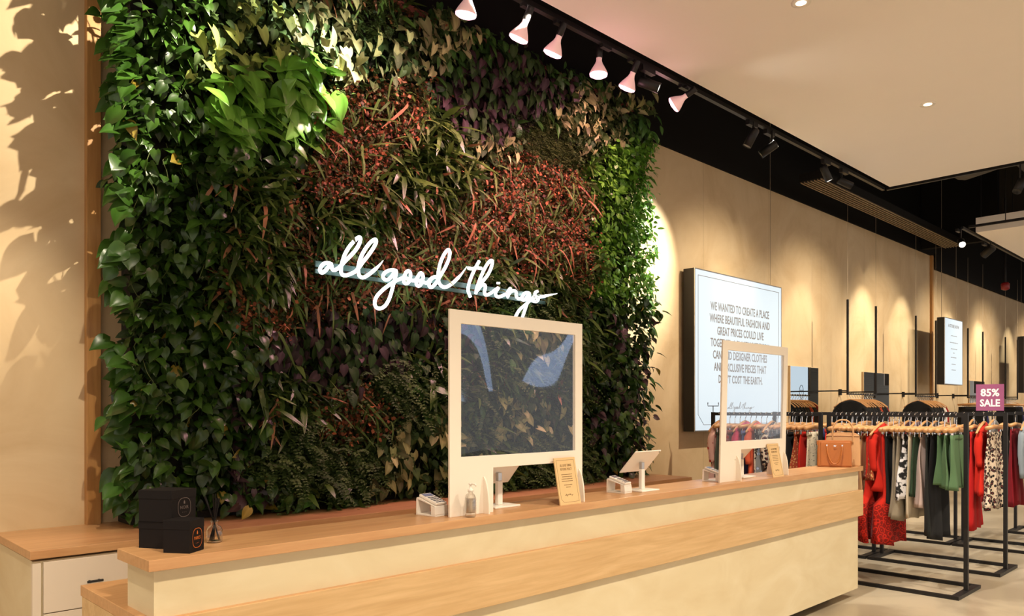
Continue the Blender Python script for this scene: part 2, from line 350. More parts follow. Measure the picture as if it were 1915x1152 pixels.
# ---- bulbs
def aim(d):
    return Vector(d).normalized().to_track_quat('Z', 'Y').to_matrix().to_4x4()
def bulb(px, py, d, label, light=34):
    p = at(px, py, Y=3.62); d = Vector(d).normalized()
    base = p - d * 0.15
    t = thing('grow_bulb', label, 'light bulb', tuple(p), group=None)
    m = Matrix.Translation(-d * 0.15) @ aim(d)
    MB().lathe([(0.015, 0), (0.021, 0.005), (0.021, 0.03), (0.028, 0.05), (0.052, 0.09), (0.066, 0.118), (0.067, 0.125)], 24, m).build('reflector', 'bulb_body', t, True)
    MB().lathe([(0.066, 0.125), (0.064, 0.137), (0.045, 0.147), (0.001, 0.152)], 24, m).build('lit_face', 'bulb_face', t, True)
    MB().lathe([(0.02, -0.08), (0.024, -0.075), (0.024, 0.006), (0.02, 0.01)], 16, m).build('socket', 'black_metal', t, True)
    top = -d * 0.23; ty = 3.55 - p.y; tz = 4.2 - p.z
    MB().tube([top + d * 0.02, (top + Vector((0, ty, tz)) * 1.0) / 2 + Vector((0.0, 0, 0)), Vector((top.x, ty, tz))], 0.007, 8).build('arm', 'black_metal', t)
    box('adapter', 'black_metal', top.x - 0.05, top.x + 0.05, ty - 0.017, ty + 0.017, tz - 0.022, tz, t)
    spot('grow_beam', p + d * 0.02, p + d * 1.0 + Vector((0, 0.32, 0)), light, PINK, 100, 0.7, 0.05)
    pl = bpy.data.lights.new('bulb_glow', 'POINT'); pl.energy = 1.1; pl.color = (1.0, 0.42, 0.5); pl.shadow_soft_size = 0.05
    po = bpy.data.objects.new('bulb_glow', pl); COL.objects.link(po); po.location = p + d * 0.07
B = [(870, 34, (0, 0.25, -1), 'glowing pink bulb cut by the top edge, nearest the camera'),
     (967, 78, (-0.1, 0.5, -0.9), 'second glowing pink bulb from the camera, tilted to the plants'),
     (1031, 106, (-0.05, 0.5, -0.9), 'third glowing pink bulb from the camera on the track'),
     (1119, 145, (0, 0.05, -1), 'glowing pink bulb hanging straight down, fourth on the track'),
     (1170, 170, (0, 0.5, -0.85), 'glowing pink bulb next to the black spotlight at the plant corner'),
     (1256, 199, (-0.3, 0.85, -0.5), 'pink bulb turned away sideways, last and farthest of the bulbs')]
for k, (x, y, d, lab) in enumerate(B): bulb(x, y, d, lab)
def spotlight(px, py, d, label, lit=True, Y=3.55, L=0.17, r=0.04, X=None):
    p = at(px, py, Y=Y); d = Vector(d).normalized()
    t = thing('track_spotlight', label, 'spotlight', tuple(p))
    m = aim(d)
    MB().lathe([(r * 0.9, -L / 2), (r, -L / 2 + 0.01), (r, L / 2), (r * 0.93, L / 2), (r * 0.9, L / 2 - 0.012), (0.001, L / 2 - 0.014)], 24, m).build('barrel', 'black_metal', t, True)
    MB().lathe([(0.001, L / 2 - 0.012), (r * 0.85, L / 2 - 0.012), (r * 0.85, L / 2 - 0.006), (0.001, L / 2 - 0.004)], 20, m).build('lamp_face', 'spot_face' if lit else 'grey_key', t)
    z = 4.2 - p.z; back = -d * L * 0.25
    box('yoke', 'black_metal', back.x - 0.009, back.x + 0.009, back.y - 0.009, back.y + 0.009, back.z, z, t)
    box('driver', 'black_metal', back.x - 0.08, back.x + 0.08, -0.02 + 3.55 - Y + back.y * 0, 0.02 + 3.55 - Y, z - 0.04, z, t) if Y > 3.4 and X is None else None
    return t
spotlight(1214, 158, (0.55, -0.75, -0.42), 'black track spotlight with bright face, between the last two pink bulbs')
spotlight(1405, 258, (-0.25, 0.4, -0.9), 'dark track spotlight aimed down at the wall, left of the unlit pair', False)
spotlight(1437, 279, (-0.45, 0.85, -0.62), 'dark track spotlight aimed down at the wall, right of the unlit pair', False)
spotlight(1545, 325, (0.25, -0.3, -0.95), 'lit track spotlight pointing down over the diffuser, left of the lit pair')
spotlight(1580, 342, (0.65, -0.6, -0.4), 'lit track spotlight turned to the right over the diffuser')
spotlight(1798, 454, (-0.75, -0.35, -0.5), 'small lit spotlight at the far end of the slatted diffuser', r=0.05, Y=3.5)
spotlight(1848, 470, (0.3, 0.75, -0.5), 'dark track spotlight seen from behind at the far ceiling panel', False, Y=3.5, r=0.06, L=0.2)
p = at(1908, 345, X=9.79)
t = thing('track_spotlight', 'dark spotlight cut off at the right edge under the ceiling', 'spotlight', tuple(p))
MB().lathe([(0.035, -0.1), (0.045, -0.09), (0.045, 0.1), (0.04, 0.1), (0.03, 0.09)], 20, aim((-0.5, 0.2, -0.8))).build('barrel', 'black_metal', t, True)
box('yoke', 'black_metal', -0.008, 0.008, -0.008, 0.008, 0, 4.2 - p.z, t)
p = at(1880, 536, Y=4.0)
t = thing('alarm_sounder', 'small dark red alarm hanging at the edge of the black ceiling slot', 'alarm', tuple(p))
MB().lathe([(0.03, -0.07), (0.07, -0.05), (0.075, 0.05), (0.05, 0.08)], 18).build('body', 'dark_red', t, True)
MB().tube([(0, 0, 0.07), (0, 0, 5.6 - p.z)], 0.02, 8).build('drop_pipe', 'black_metal', t)

# ================================================================ BACK COUNTER
ZB = 0.90
t = thing('back_counter', 'long low back counter with orange oak top under the plant wall', 'counter', (-0.27, 4.08, 0))
L = 6.39 + 0.27; D = YW - 4.08
X0 = at(56.7, 1032, Z=ZB); t.location = (X0.x, 4.08, 0); L = 6.39 - X0.x
D = YW - 4.08 - 0.001
MB().box(0, L, 0, D, ZB - 0.04, ZB).build('worktop', 'oak_top', t, bevel=0.002)
MB().box(0.015, L - 0.02, 0.02, D, 0.0, ZB - 0.052).build('carcass', 'ply', t)
MB().box(0.01, 0.045, 0.004, 0.03, 0.0, ZB - 0.06).build('end_stile', 'white', t)
xw = 0.79
for k in range(int((L - 0.07) / xw)):
    x0 = 0.055 + k * xw
    for (z0, z1, nm) in [(0.605, ZB - 0.058, 'drawer'), (0.33, 0.60, 'drawer'), (0.06, 0.325, 'drawer')]:
        d = box(nm, 'white', x0, x0 + xw - 0.008, 0.0, 0.02, z0, z1, t, bevel=0.001)
        cx = x0 + xw * 0.27 if k == 0 else x0 + xw / 2
        MB().tube([(cx - 0.035, -0.022, z1 - 0.115), (cx + 0.035, -0.022, z1 - 0.115)], 0.006, 8).box(cx - 0.025, cx - 0.018, -0.02, 0, z1 - 0.119, z1 - 0.111).box(cx + 0.018, cx + 0.025, -0.02, 0, z1 - 0.119, z1 - 0.111).build('handle', 'black_metal', d)

# ================================================================ FRONT COUNTER
ZL = 1.08
t = thing('service_counter', 'long pale ply service counter with oak band and raised oak ledge', 'counter', (0.875, 2.53, 0))
LX = 6.52 - 0.875
MB().box(0, LX, 0.0, 0.30, ZL - 0.037, ZL).build('ledge_top', 'oak_top', t, bevel=0.0015)
MB().box(0.026, LX - 0.03, 0.03, 0.275, 0.885, ZL - 0.0375).build('upper_panel', 'ply', t)
MB().box(0, LX, 0.0065, 0.72, 0.845, 0.885).build('desk_top', 'oak_top', t, bevel=0.0015)
MB().box(0, LX, 0.0, 0.006, 0.675, 0.885).build('oak_band', 'oak', t, bevel=0.0015)
MB().box(0, LX, 0.0065, 0.70, 0.675, 0.8445).build('desk_apron', 'oak', t)
MB().box(0.03, LX - 0.035, 0.03, 0.66, 0.075, 0.674).build('lower_panel', 'ply', t)
MB().box(0.12, LX - 0.30, 0.16, 0.60, 0.0, 0.0745).build('plinth', 'black', t)

# ================================================================ LIVING WALL
GX0, GX1, GZ0, GZ1 = 1.44, 6.2, 0.93, 4.5
lw = thing('living_wall', 'tall dense green plant wall hung behind the counters', 'plant wall', (GX0, YW, GZ0))
def LOC(o): o.location = (-GX0, -YW, -GZ0); return o
LOC(MB().box(GX0 + 0.07, GX1 - 0.05, 4.66, YW - 0.021, GZ0 + 0.02, GZ1).build('growing_panel', 'substrate', lw))
LOC(MB().box(GX0 + 0.05, GX1 - 0.03, 4.60, 4.80, GZ0 - 0.028, GZ0 + 0.015).build('drip_tray', 'black_metal', lw))
LOC(MB().box(GX0, GX1, 4.62, YW - 0.021, GZ1, GZ1 + 0.05).build('top_trim', mat('pink_lit_timber', (0.35, 0.10, 0.07), 0.6), lw))  # reddish base colour carries the pink bulb light on the wood

def leaf_template(kind):
    "verts (n,3): x across, y along from base to tip, z up (normal); faces"
    if kind == 'heart':
        ts = [0.0, 0.12, 0.3, 0.5, 0.7, 0.87, 1.0]; ws = [0.20, 0.42, 0.47, 0.41, 0.27, 0.11, 0.0]; back = [-0.13, -0.05, 0, 0, 0, 0, 0]
    elif kind == 'arrow':
        ts = [0.0, 0.10, 0.25, 0.45, 0.65, 0.85, 1.0]; ws = [0.30, 0.40, 0.36, 0.33, 0.24, 0.10, 0.0]; back = [-0.28, -0.12, 0, 0, 0, 0, 0]
    elif kind == 'lance':
        ts = [0.0, 0.12, 0.3, 0.5, 0.7, 0.87, 1.0]; ws = [0.03, 0.13, 0.20, 0.21, 0.16, 0.08, 0.0]; back = [0] * 7
    elif kind == 'strap':
        ts = [0.0, 0.15, 0.3, 0.45, 0.6, 0.75, 0.88, 1.0]; ws = [0.03, 0.06, 0.075, 0.06, 0.08, 0.06, 0.04, 0.0]; back = [0] * 8
    else:
        ts = [0.0, 0.5, 1.0]; ws = [0.08, 0.38, 0.0]; back = [0, 0, 0]
    V = []; F = []
    cols = [-1, -0.5, 0, 0.5, 1] if kind not in ('small',) else [-1, 0, 1]
    nc = len(cols)
    for t_, w_, bk in zip(ts, ws, back):
        for c in cols:
            a = abs(c)
            drop = {'heart': 0.35, 'arrow': 0.3, 'lance': 0.25, 'strap': 1.3, 'small': 0.2}[kind] * t_ * t_
            V.append((c * w_, t_ + bk * a, 0.10 * a * (w_ / 0.45) - drop + (0.02 if a == 0.5 else 0)))
    for i in range(len(ts) - 1):
        for j in range(nc - 1):
            F.append((i * nc + j, i * nc + j + 1, (i + 1) * nc + j + 1, (i + 1) * nc + j))
    return np.array(V), np.array(F)
TPL = {k: leaf_template(k) for k in ('heart', 'arrow', 'lance', 'strap', 'small')}
class Leaves:
    def __init__(s): s.V = []; s.F = []; s.C = []; s.n = 0
    def add(s, kind, P, tip, nrm, size, col, wid=1.0):
        "arrays: P (n,3) base, tip dir, normal dir, size (n,), col (n,3)"
        V, F = TPL[kind]; n = len(P)
        if n == 0: return
        tip = tip / np.linalg.norm(tip, axis=1, keepdims=True)
        x = np.cross(tip, nrm); x /= np.linalg.norm(x, axis=1, keepdims=True) + 1e-9
        z = np.cross(x, tip)
        Vv = np.tile(V[None], (n, 1, 1)).astype(float)
        jitter = rng.uniform(0.5, 1.5, (n, 1)); Vv[:, :, 2] *= jitter
        Vv[:, :, 0] += 0.10 * rng.normal(size=(n, 1)) * Vv[:, :, 1] ** 2 * (3 if kind == 'strap' else 1)
        W = (Vv[:, :, 0:1] * x[:, None] * wid + Vv[:, :, 1:2] * tip[:, None] + Vv[:, :, 2:3] * z[:, None]) * size[:, None, None] + P[:, None]
        s.V.append(W.reshape(-1, 3)); s.F.append((F[None] + (s.n + np.arange(n) * len(V))[:, None, None]).reshape(-1, 4))
        shade = np.ones((1, len(V), 1))
        c = np.repeat(col[:, None], len(V), axis=1)
        if kind in ('heart', 'arrow', 'lance'):
            mid = (np.abs(V[:, 0]) < 1e-6)[None, :, None]; c = np.where(mid, c * 1.25 + 0.01, c)
        s.C.append(c.reshape(-1, 3)); s.n += n * len(V)
    def build(s, name, m, parent):
        if not s.V: return None
        V = np.concatenate(s.V).astype(np.float32); F = np.concatenate(s.F).astype(np.int32); C = np.clip(np.concatenate(s.C), 0, 1)
        V[:, 1] = np.minimum(V[:, 1], YW - 0.05); V[:, 2] = np.maximum(V[:, 2], ZB + 0.006)
        me = bpy.data.meshes.new(name); me.vertices.add(len(V)); me.vertices.foreach_set('co', V.ravel())
        me.loops.add(F.size); me.loops.foreach_set('vertex_index', F.ravel()); me.polygons.add(len(F))
        me.polygons.foreach_set('loop_start', np.arange(0, F.size, 4, dtype=np.int32)); me.polygons.foreach_set('loop_total', np.full(len(F), 4, dtype=np.int32))
        me.update(); me.validate()
        a = me.attributes.new('tint', 'FLOAT_COLOR', 'POINT'); a.data.foreach_set('color', np.c_[C, np.ones(len(C))].astype(np.float32).ravel())
        me.shade_smooth(); me.materials.append(M[m]); o = bpy.data.objects.new(name, me); COL.objects.link(o); o.parent = parent; return o
PAT = {k: Leaves() for k in ('trailing_pothos', 'pale_arrowhead_foliage', 'peace_lily_foliage', 'purple_foliage', 'ruby_foliage', 'strap_fern', 'fine_fern', 'small_bright_foliage')}
# planting plan: (centre x, y, radius x, radius y) as read from the photo, carried to the wall plane
BEDS = [('lily', 545, 185, 62, 60), ('lily', 440, 200, 75, 65), ('pale', 455, 105, 105, 95), ('pale', 600, 80, 75, 85), ('pale', 655, 125, 70, 50), ('pale', 755, 100, 80, 55),
        ('pale', 850, 60, 45, 35), ('pale', 1110, 205, 85, 38), ('pale', 900, 285, 50, 28), ('pale', 1120, 262, 60, 28), ('pale', 775, 850, 85, 62), ('pale', 740, 895, 60, 40), ('pale', 960, 780, 90, 50), ('pale', 970, 640, 50, 40),
        ('pale', 820, 800, 40, 60), ('moss', 690, 45, 45, 35), ('moss', 560, 95, 60, 90), ('moss', 470, 30, 60, 30),
        ('purple', 940, 165, 125, 65), ('purple', 890, 215, 70, 50), ('purple', 610, 660, 110, 65), ('purple', 730, 625, 95, 50), ('purple', 850, 640, 40, 60),
        ('dgreen', 880, 110, 80, 50), ('strap', 860, 225, 70, 50), ('ruby', 680, 245, 95, 85), ('ruby', 745, 155, 60, 30), ('strap', 790, 320, 85, 75), ('ruby', 905, 340, 125, 75), ('ruby', 640, 330, 70, 60),
        ('moss', 1010, 275, 90, 50), ('ruby', 1010, 420, 100, 110), ('ruby', 820, 450, 150, 60), ('strap', 680, 400, 110, 60), ('ruby', 590, 440, 70, 80), ('strap', 480, 440, 80, 110),
        ('strap', 1000, 490, 90, 70), ('ruby', 520, 560, 100, 60), ('ruby', 760, 560, 150, 55), ('ruby', 700, 480, 120, 50), ('strap', 950, 470, 60, 60), ('ruby', 640, 780, 80, 50),
        ('fern', 600, 850, 130, 70), ('fern', 690, 760, 90, 90), ('fern', 1020, 840, 80, 60), ('strap', 560, 760, 80, 70), ('fern', 950, 560, 80, 40)]
def species(px, py):
    j = noise.noise(Vector((px / 40, py / 40, 0))) * 30; j2 = noise.noise(Vector((px / 35, py / 35, 9))) * 26
    x = px + j; y = py + j2
    if x > 1100 and 262 < y < 560: return 'bright'
    if x > 1085 and y >= 540: return 'pothos'
    for (s, cx, cy, rx, ry) in BEDS:
        if ((x - cx) / rx) ** 2 + ((y - cy) / ry) ** 2 < 1: return s
    if x < 405: return 'pothos'
    if x < 600 and y < 430: return 'pothos'
    if y > 590 and x < 640 - (y - 590) * 0.35: return 'pothos'
    if y < 260 and x > 800: return 'dgreen'
    if y > 590: return ('fern', 'strap', 'dgreen')[int(abs(noise.noise(Vector((px / 70, py / 70, 4)))) * 9) % 3]
    return ('ruby', 'moss', 'strap')[int(abs(noise.noise(Vector((px / 60, py / 60, 2)))) * 9) % 3]
def V3(n, mx, my, mz, s): return np.array([mx, my, mz]) + rng.normal(size=(n, 3)) * s
DENS = dict(pothos=1, pale=1, lily=1, purple=1, ruby=1, strap=1, fern=1, moss=1, bright=1, dgreen=1)
NB = 9000
pts = {}
for i in range(NB):
    X = rng.uniform(GX0 + 0.02, GX1 + 0.0); Z = rng.uniform(GZ0 + 0.03, GZ1 + 0.0)
    px, py = proj(X, 4.52, Z); pts.setdefault(species(px, py), []).append((X, Z))
def base(P, y0=4.50, dy=0.07):
    P = np.array(P); n = len(P); bul = np.array([noise.noise(Vector((a * 2.2, 0, b * 2.2))) + 0.9 * noise.noise(Vector((a * 7, 5, b * 7))) for a, b in P]) * 0.09
    return np.c_[P[:, 0], rng.normal(y0, dy, n).clip(y0 - 0.16, 4.64) - bul, P[:, 1]]
def cols(n, a, b, v=0.25):
    k = rng.uniform(0, 1, (n, 1)); c = np.array(a) * (1 - k) + np.array(b) * k
    return c * rng.uniform(1 - v, 1 + v, (n, 1))
def rep(P, k, s=0.04):
    P = np.repeat(np.array(P), k, axis=0); return P + rng.normal(size=P.shape) * s
# pothos
P = base(rep(pts['pothos'], 2, 0.03)); n = len(P)
side = np.clip((GX0 + 0.25 - P[:, 0]) / 0.25, 0, 1) * -0.9 + np.clip((P[:, 0] - GX1 + 0.25) / 0.25, 0, 1) * 0.9
tip = V3(n, 0, -0.6, -0.6, 0.55); tip[:, 0] += side
nr = V3(n, 0, -0.55, 0.8, 0.38); nr[:, 0] += side * 0.4
low = np.clip((2.6 - P[:, 2]) / 1.5, 0, 1)[:, None]
c = cols(n, (0.017, 0.044, 0.006), (0.042, 0.105, 0.011), 0.4)
u = rng.uniform(size=(n, 1)); c = np.where((u < 0.22) & (P[:, 0:1] > 2.0) & (P[:, 2:3] < 2.4), cols(n, (0.045, 0.028, 0.032), (0.08, 0.042, 0.048)), c)
c = np.where(rng.uniform(size=(n, 1)) < 0.012, np.array([0.30, 0.22, 0.03]), c)
PAT['trailing_pothos'].add('heart', P, tip, nr, rng.uniform(0.05, 0.098, n), c, 0.82)
# edge leaves hanging out past the sides
zz = rng.uniform(GZ0 + 0.1, 4.5, 230); zz = np.where(rng.uniform(size=230) < 0.6, zz, 4.5 - (4.5 - zz) * 0.4); P = np.c_[rng.normal(GX0 - 0.01, 0.03, 230), rng.uniform(4.42, 4.62, 230), zz]
PAT['trailing_pothos'].add('heart', P, V3(230, -0.75, -0.3, -0.4, 0.35), V3(230, 0, -0.6, 0.7, 0.3), rng.uniform(0.08, 0.13, 230), cols(230, (0.025, 0.075, 0.009), (0.055, 0.14, 0.016)))
zz = rng.uniform(GZ0, 4.45, 260); P = np.c_[rng.normal(GX1 + 0.02, 0.04, 260), rng.uniform(4.45, 4.72, 260), zz]
PAT['trailing_pothos'].add('lance', P, V3(260, 0.6, -0.3, -0.7, 0.3), V3(260, 0.2, -0.8, 0.5, 0.3), rng.uniform(0.09, 0.14, 260), cols(260, (0.025, 0.08, 0.01), (0.06, 0.16, 0.02)), 1.3)
# pale arrowhead
P = base(rep(pts['pale'], 2, 0.03)); n = len(P)
PAT['pale_arrowhead_foliage'].add('heart', P, V3(n, 0, -0.6, -0.6, 0.55), V3(n, 0, -0.6, 0.7, 0.4), rng.uniform(0.045, 0.085, n), cols(n, (0.025, 0.06, 0.012), (0.07, 0.11, 0.03)), 0.8)
Pp = [q for q in pts['pale'] if noise.noise(Vector((q[0] * 7, 3, q[1] * 7))) > -0.02]; P = base(rep(Pp, 1, 0.03), 4.43, 0.05); n = len(P)
PAT['pale_arrowhead_foliage'].add('arrow', P, V3(n, 0.05, -0.35, -0.8, 0.4), V3(n, 0, -0.95, 0.35, 0.3), rng.uniform(0.06, 0.105, n), np.where(P[:, 0:1] < 2.35, cols(n, (0.26, 0.34, 0.07), (0.44, 0.50, 0.14), 0.3), cols(n, (0.27, 0.28, 0.10), (0.44, 0.42, 0.20), 0.3)) * np.where(rng.uniform(size=(n, 1)) < 0.3, 0.4, 1) * np.where(P[:, 2:3] < 2.6, 1.05, 1.0))  # low leaves tinted slightly brighter in place of light reaching them
# lily
P = base(rep(pts['lily'], 1, 0.04), 4.45, 0.05); n = len(P)
PAT['peace_lily_foliage'].add('lance', P, V3(n, 0.3, -0.45, -0.6, 0.5), V3(n, 0, -0.8, 0.6, 0.3), rng.uniform(0.12, 0.23, n), cols(n, (0.10, 0.26, 0.025), (0.20, 0.42, 0.06)), 1.25)
# purple
P = base(rep(pts['purple'], 2)); n = len(P)
PAT['purple_foliage'].add('heart', P, V3(n, 0, -0.35, -0.9, 0.35), V3(n, 0, -0.9, 0.4, 0.3), rng.uniform(0.06, 0.105, n), np.where(rng.uniform(size=(n, 1)) < 0.5, cols(n, (0.018, 0.045, 0.009), (0.035, 0.075, 0.013)), cols(n, (0.03, 0.017, 0.020), (0.055, 0.026, 0.030))), 0.75)
# dark green lance
P = base(rep(pts['dgreen'], 3)); n = len(P)
PAT['strap_fern'].add('lance', P, V3(n, 0, -0.4, -0.8, 0.45), V3(n, 0, -0.9, 0.4, 0.3), rng.uniform(0.08, 0.14, n), cols(n, (0.03, 0.09, 0.018), (0.07, 0.17, 0.03)), 1.1)
# strap fern
P = base(rep(pts['strap'], 5, 0.05)); n = len(P)
PAT['strap_fern'].add('strap', P, V3(n, 0, -0.75, 0.35, 0.5), V3(n, 0, 0.25, 0.95, 0.25), rng.uniform(0.06, 0.14, n), cols(n, (0.028, 0.062, 0.011), (0.09, 0.15, 0.026), 0.4) , 2.1)
k = n // 14; PAT['strap_fern'].add('strap', P[:k], V3(k, 0, -0.6, -0.2, 0.5), V3(k, 0, 0.25, 0.95, 0.25), rng.uniform(0.08, 0.13, k), cols(k, (0.32, 0.13, 0.06), (0.38, 0.18, 0.09)), 1.5)
# ruby
P = base(rep(pts['ruby'], 26, 0.05), 4.50, 0.055); n = len(P)
PAT['ruby_foliage'].add('small', P, V3(n, 0, -0.5, -0.2, 0.8), V3(n, 0, -0.8, 0.5, 0.5), rng.uniform(0.012, 0.028, n), np.where(rng.uniform(size=(n, 1)) < 0.5, cols(n, (0.03, 0.045, 0.012), (0.09, 0.10, 0.025), 0.4), cols(n, (0.11, 0.030, 0.016), (0.40, 0.13, 0.05), 0.5)), 1.8)
k = len(pts['ruby']); P = base(rep(pts['ruby'], 1)); PAT['ruby_foliage'].add('strap', P, V3(k, 0, -0.5, -0.3, 0.6), V3(k, 0, -0.6, 0.6, 0.3), rng.uniform(0.07, 0.15, k), np.where(rng.uniform(size=(k, 1)) < 0.18, cols(k, (0.32, 0.12, 0.06), (0.40, 0.18, 0.09)), cols(k, (0.07, 0.12, 0.02), (0.12, 0.19, 0.04))))
# ferns: fronds with leaflets
def fronds(P, col_a, col_b, L0, L1, leaflet, name):
    P = base(P); n = len(P); d = V3(n, 0, -0.7, 0.1, 0.5); d /= np.linalg.norm(d, axis=1, keepdims=True)
    L_ = rng.uniform(L0, L1, n); K = 8
    c = cols(n, col_a, col_b)
    for k in range(1, K):
        t_ = k / K; q = P + d * (L_ * t_)[:, None]; q[:, 2] -= L_ * t_ * t_ * 0.7
        tan = d.copy(); tan[:, 2] -= 1.4 * t_
        sx = np.cross(tan, np.array([0, -0.3, 1.0])); sx /= np.linalg.norm(sx, axis=1, keepdims=True) + 1e-9
        for s in (-1, 1):
            PAT[name].add('small', q, sx * s + tan * 0.3, np.tile(np.array([[0, -0.5, 0.8]]), (n, 1)) + rng.normal(size=(n, 3)) * 0.2, leaflet * (1.15 - t_ * 0.8) * np.ones(n), c, 0.9)
fronds(rep(pts['fern'], 4), (0.04, 0.075, 0.018), (0.09, 0.14, 0.035), 0.10, 0.2, 0.035, 'fine_fern')
fronds(rep(pts['moss'], 7), (0.045, 0.075, 0.015), (0.09, 0.12, 0.03), 0.06, 0.12, 0.018, 'fine_fern')
# background filler everywhere
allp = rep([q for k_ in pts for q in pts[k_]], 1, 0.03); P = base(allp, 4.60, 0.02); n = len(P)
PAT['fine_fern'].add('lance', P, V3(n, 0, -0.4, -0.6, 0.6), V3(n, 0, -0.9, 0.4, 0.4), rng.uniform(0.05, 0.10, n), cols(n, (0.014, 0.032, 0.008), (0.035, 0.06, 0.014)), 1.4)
# bright small foliage near the right edge
P = base(rep(pts['bright'], 5, 0.035), 4.47, 0.06); n = len(P)
PAT['small_bright_foliage'].add('lance', P, V3(n, 0.25, -0.5, -0.6, 0.5), V3(n, 0.2, -0.8, 0.5, 0.35), rng.uniform(0.04, 0.075, n), cols(n, (0.06, 0.18, 0.014), (0.14, 0.34, 0.03)), 1.6)
for k_, L_ in PAT.items():
    o = L_.build(k_, 'leaf' if k_ in ('trailing_pothos', 'peace_lily_foliage', 'small_bright_foliage', 'strap_fern') else 'leaf_matt', lw)
    if o: LOC(o)
m = MB()
for k in range(70):
    x = random.uniform(GX0, 2.6); z = random.uniform(1.2, 4.4); q = [Vector((x, 4.5, z))]
    for _ in range(4): q.append(q[-1] + Vector((random.uniform(-.05, .05), random.uniform(-.03, .03), -random.uniform(.04, .08))))
    m.tube(smooth_pts(q, 3), 0.0022, 5)
LOC(m.build('vine_stems', 'stem', lw, True))

# ================================================================ NEON SIGN
YN = 4.27
def cA(p): return (590 + p[0] / 7.2, 430 + p[1] / 7.2)
def cB(p): return (690 + p[0] / 8.23, 450 + p[1] / 8.23)
def cC(p): return (860 + p[0] / 9.575, 480 + p[1] / 9.575)
STR = [('letters_all', cA, [(220, 465), (170, 445), (118, 452), (75, 495), (60, 545), (88, 578), (130, 550), (175, 500), (212, 470), (222, 520), (250, 542), (300, 520), (345, 478), (400, 420), (480, 340), (555, 250), (600, 160), (605, 110), (580, 100), (530, 140), (460, 220), (400, 320), (365, 420), (343, 520), (352, 590), (395, 614), (460, 597), (535, 560), (590, 500), (640, 430), (705, 350), (775, 250), (815, 170), (812, 132), (780, 135), (720, 190), (650, 290), (600, 400), (575, 520), (590, 615), (640, 640), (700, 612), (780, 550), (855, 480), (912, 410)]),
       ('letters_good', cB, [(425, 470), (370, 452), (300, 462), (240, 500), (215, 550), (238, 595), (290, 600), (340, 560), (385, 500), (418, 470), (412, 540), (385, 640), (355, 760), (310, 900), (250, 1000), (175, 1045), (110, 1025), (88, 950), (120, 860), (200, 770), (300, 690), (400, 625), (480, 590), (535, 560), (565, 500), (595, 468), (632, 485), (640, 545), (618, 625), (578, 662), (540, 640), (538, 590), (575, 580), (640, 610), (710, 612), (745, 570), (785, 503), (822, 515), (832, 575), (808, 655), (770, 700), (735, 680), (732, 630), (775, 615), (840, 640), (900, 650), (940, 600), (1000, 560), (1050, 568)]),
       ('letter_d', cB, [(1050, 568), (1000, 562), (945, 610), (922, 675), (950, 720), (1000, 690), (1060, 610), (1115, 515), (1180, 400), (1230, 280), (1245, 180), (1220, 140), (1170, 190), (1110, 310), (1075, 440), (1062, 560), (1080, 650), (1125, 705), (1185, 715), (1265, 672), (1350, 595), (1420, 520), (1510, 395)]),
       ('letter_t', cC, [(345, 80), (290, 180), (240, 280), (190, 400), (155, 520), (150, 620), (190, 725)]),
       ('letter_t_bar', cC, [(150, 205), (220, 215), (300, 200), (385, 210)]),
       ('letters_hing', cC, [(285, 665), (305, 560), (365, 390), (430, 240), (500, 120), (555, 68), (582, 95), (560, 200), (500, 325), (420, 430), (345, 530), (320, 600), (370, 530), (430, 500), (458, 540), (440, 630), (468, 688), (560, 650), (640, 590), (690, 560), (650, 620), (640, 680), (682, 722), (760, 700), (840, 655), (890, 580), (905, 575), (875, 650), (852, 725), (895, 645), (955, 610), (1005, 630), (1008, 700), (1045, 752), (1100, 740), (1140, 680), (1185, 645), (1235, 655), (1200, 725), (1150, 778), (1110, 755), (1130, 690), (1180, 645), (1245, 660), (1230, 760), (1190, 880), (1150, 1000), (1110, 1110), (1060, 1190), (1010, 1190), (985, 1130), (1010, 1050), (1070, 950), (1150, 880), (1220, 820), (1290, 750), (1340, 700)]),
       ('letter_s', cC, [(1390, 622), (1352, 640), (1345, 688), (1385, 730), (1402, 775), (1362, 806), (1300, 790)]),
       ('letter_tail', cC, [(1280, 775), (1380, 740), (1500, 710), (1620, 685), (1745, 660)])]
ns_o = at(600, 520, Y=YN)
ns = thing('neon_sign', 'white glowing script sign reading all good things on the plant wall', 'sign', tuple(ns_o))
SIG = []
for (nm, f, p) in STR:
    w3 = [at(*f(q), Y=YN) for q in p]; SIG.append(w3)
    sp = smooth_pts([q - ns_o for q in w3], 4); n = len(sp)
    rr = [0.0118] * n
    if nm in ('letters_all', 'letter_d', 'letter_tail'):
        e = 7
        for i in range(e): rr[n - 1 - i] = 0.0118 * (0.12 + 0.88 * i / e)
    MB().tube(sp, rr, 10).build(nm, 'neon', ns, True)
q = at(*cC((680, 475)), Y=YN) - ns_o
MB().tube([q + Vector((0, -0.005, 0.006)), q + Vector((0, -0.005, -0.006))], 0.014, 10).build('letter_dot', 'neon', ns, True)
z1 = at(600, 489, Y=YN + 0.03).z - ns_o.z; z0 = at(600, 512, Y=YN + 0.03).z - ns_o.z
xr = at(1020, 560, Y=YN + 0.03).x - ns_o.x
box('backing_bar', 'teal', -0.02, xr, 0.03, 0.045, z0, (z0 + z1) / 2 - 0.012, ns)
box('backing_bar', 'teal', -0.02, xr, 0.03, 0.045, (z0 + z1) / 2 + 0.002, z1, ns)
for x in (0.2, 1.0, 1.8): MB().tube([(x, 0.045, (z0 + z1) / 2), (x, 0.42, (z0 + z1) / 2)], 0.01, 8).build('standoff', 'black_metal', ns)

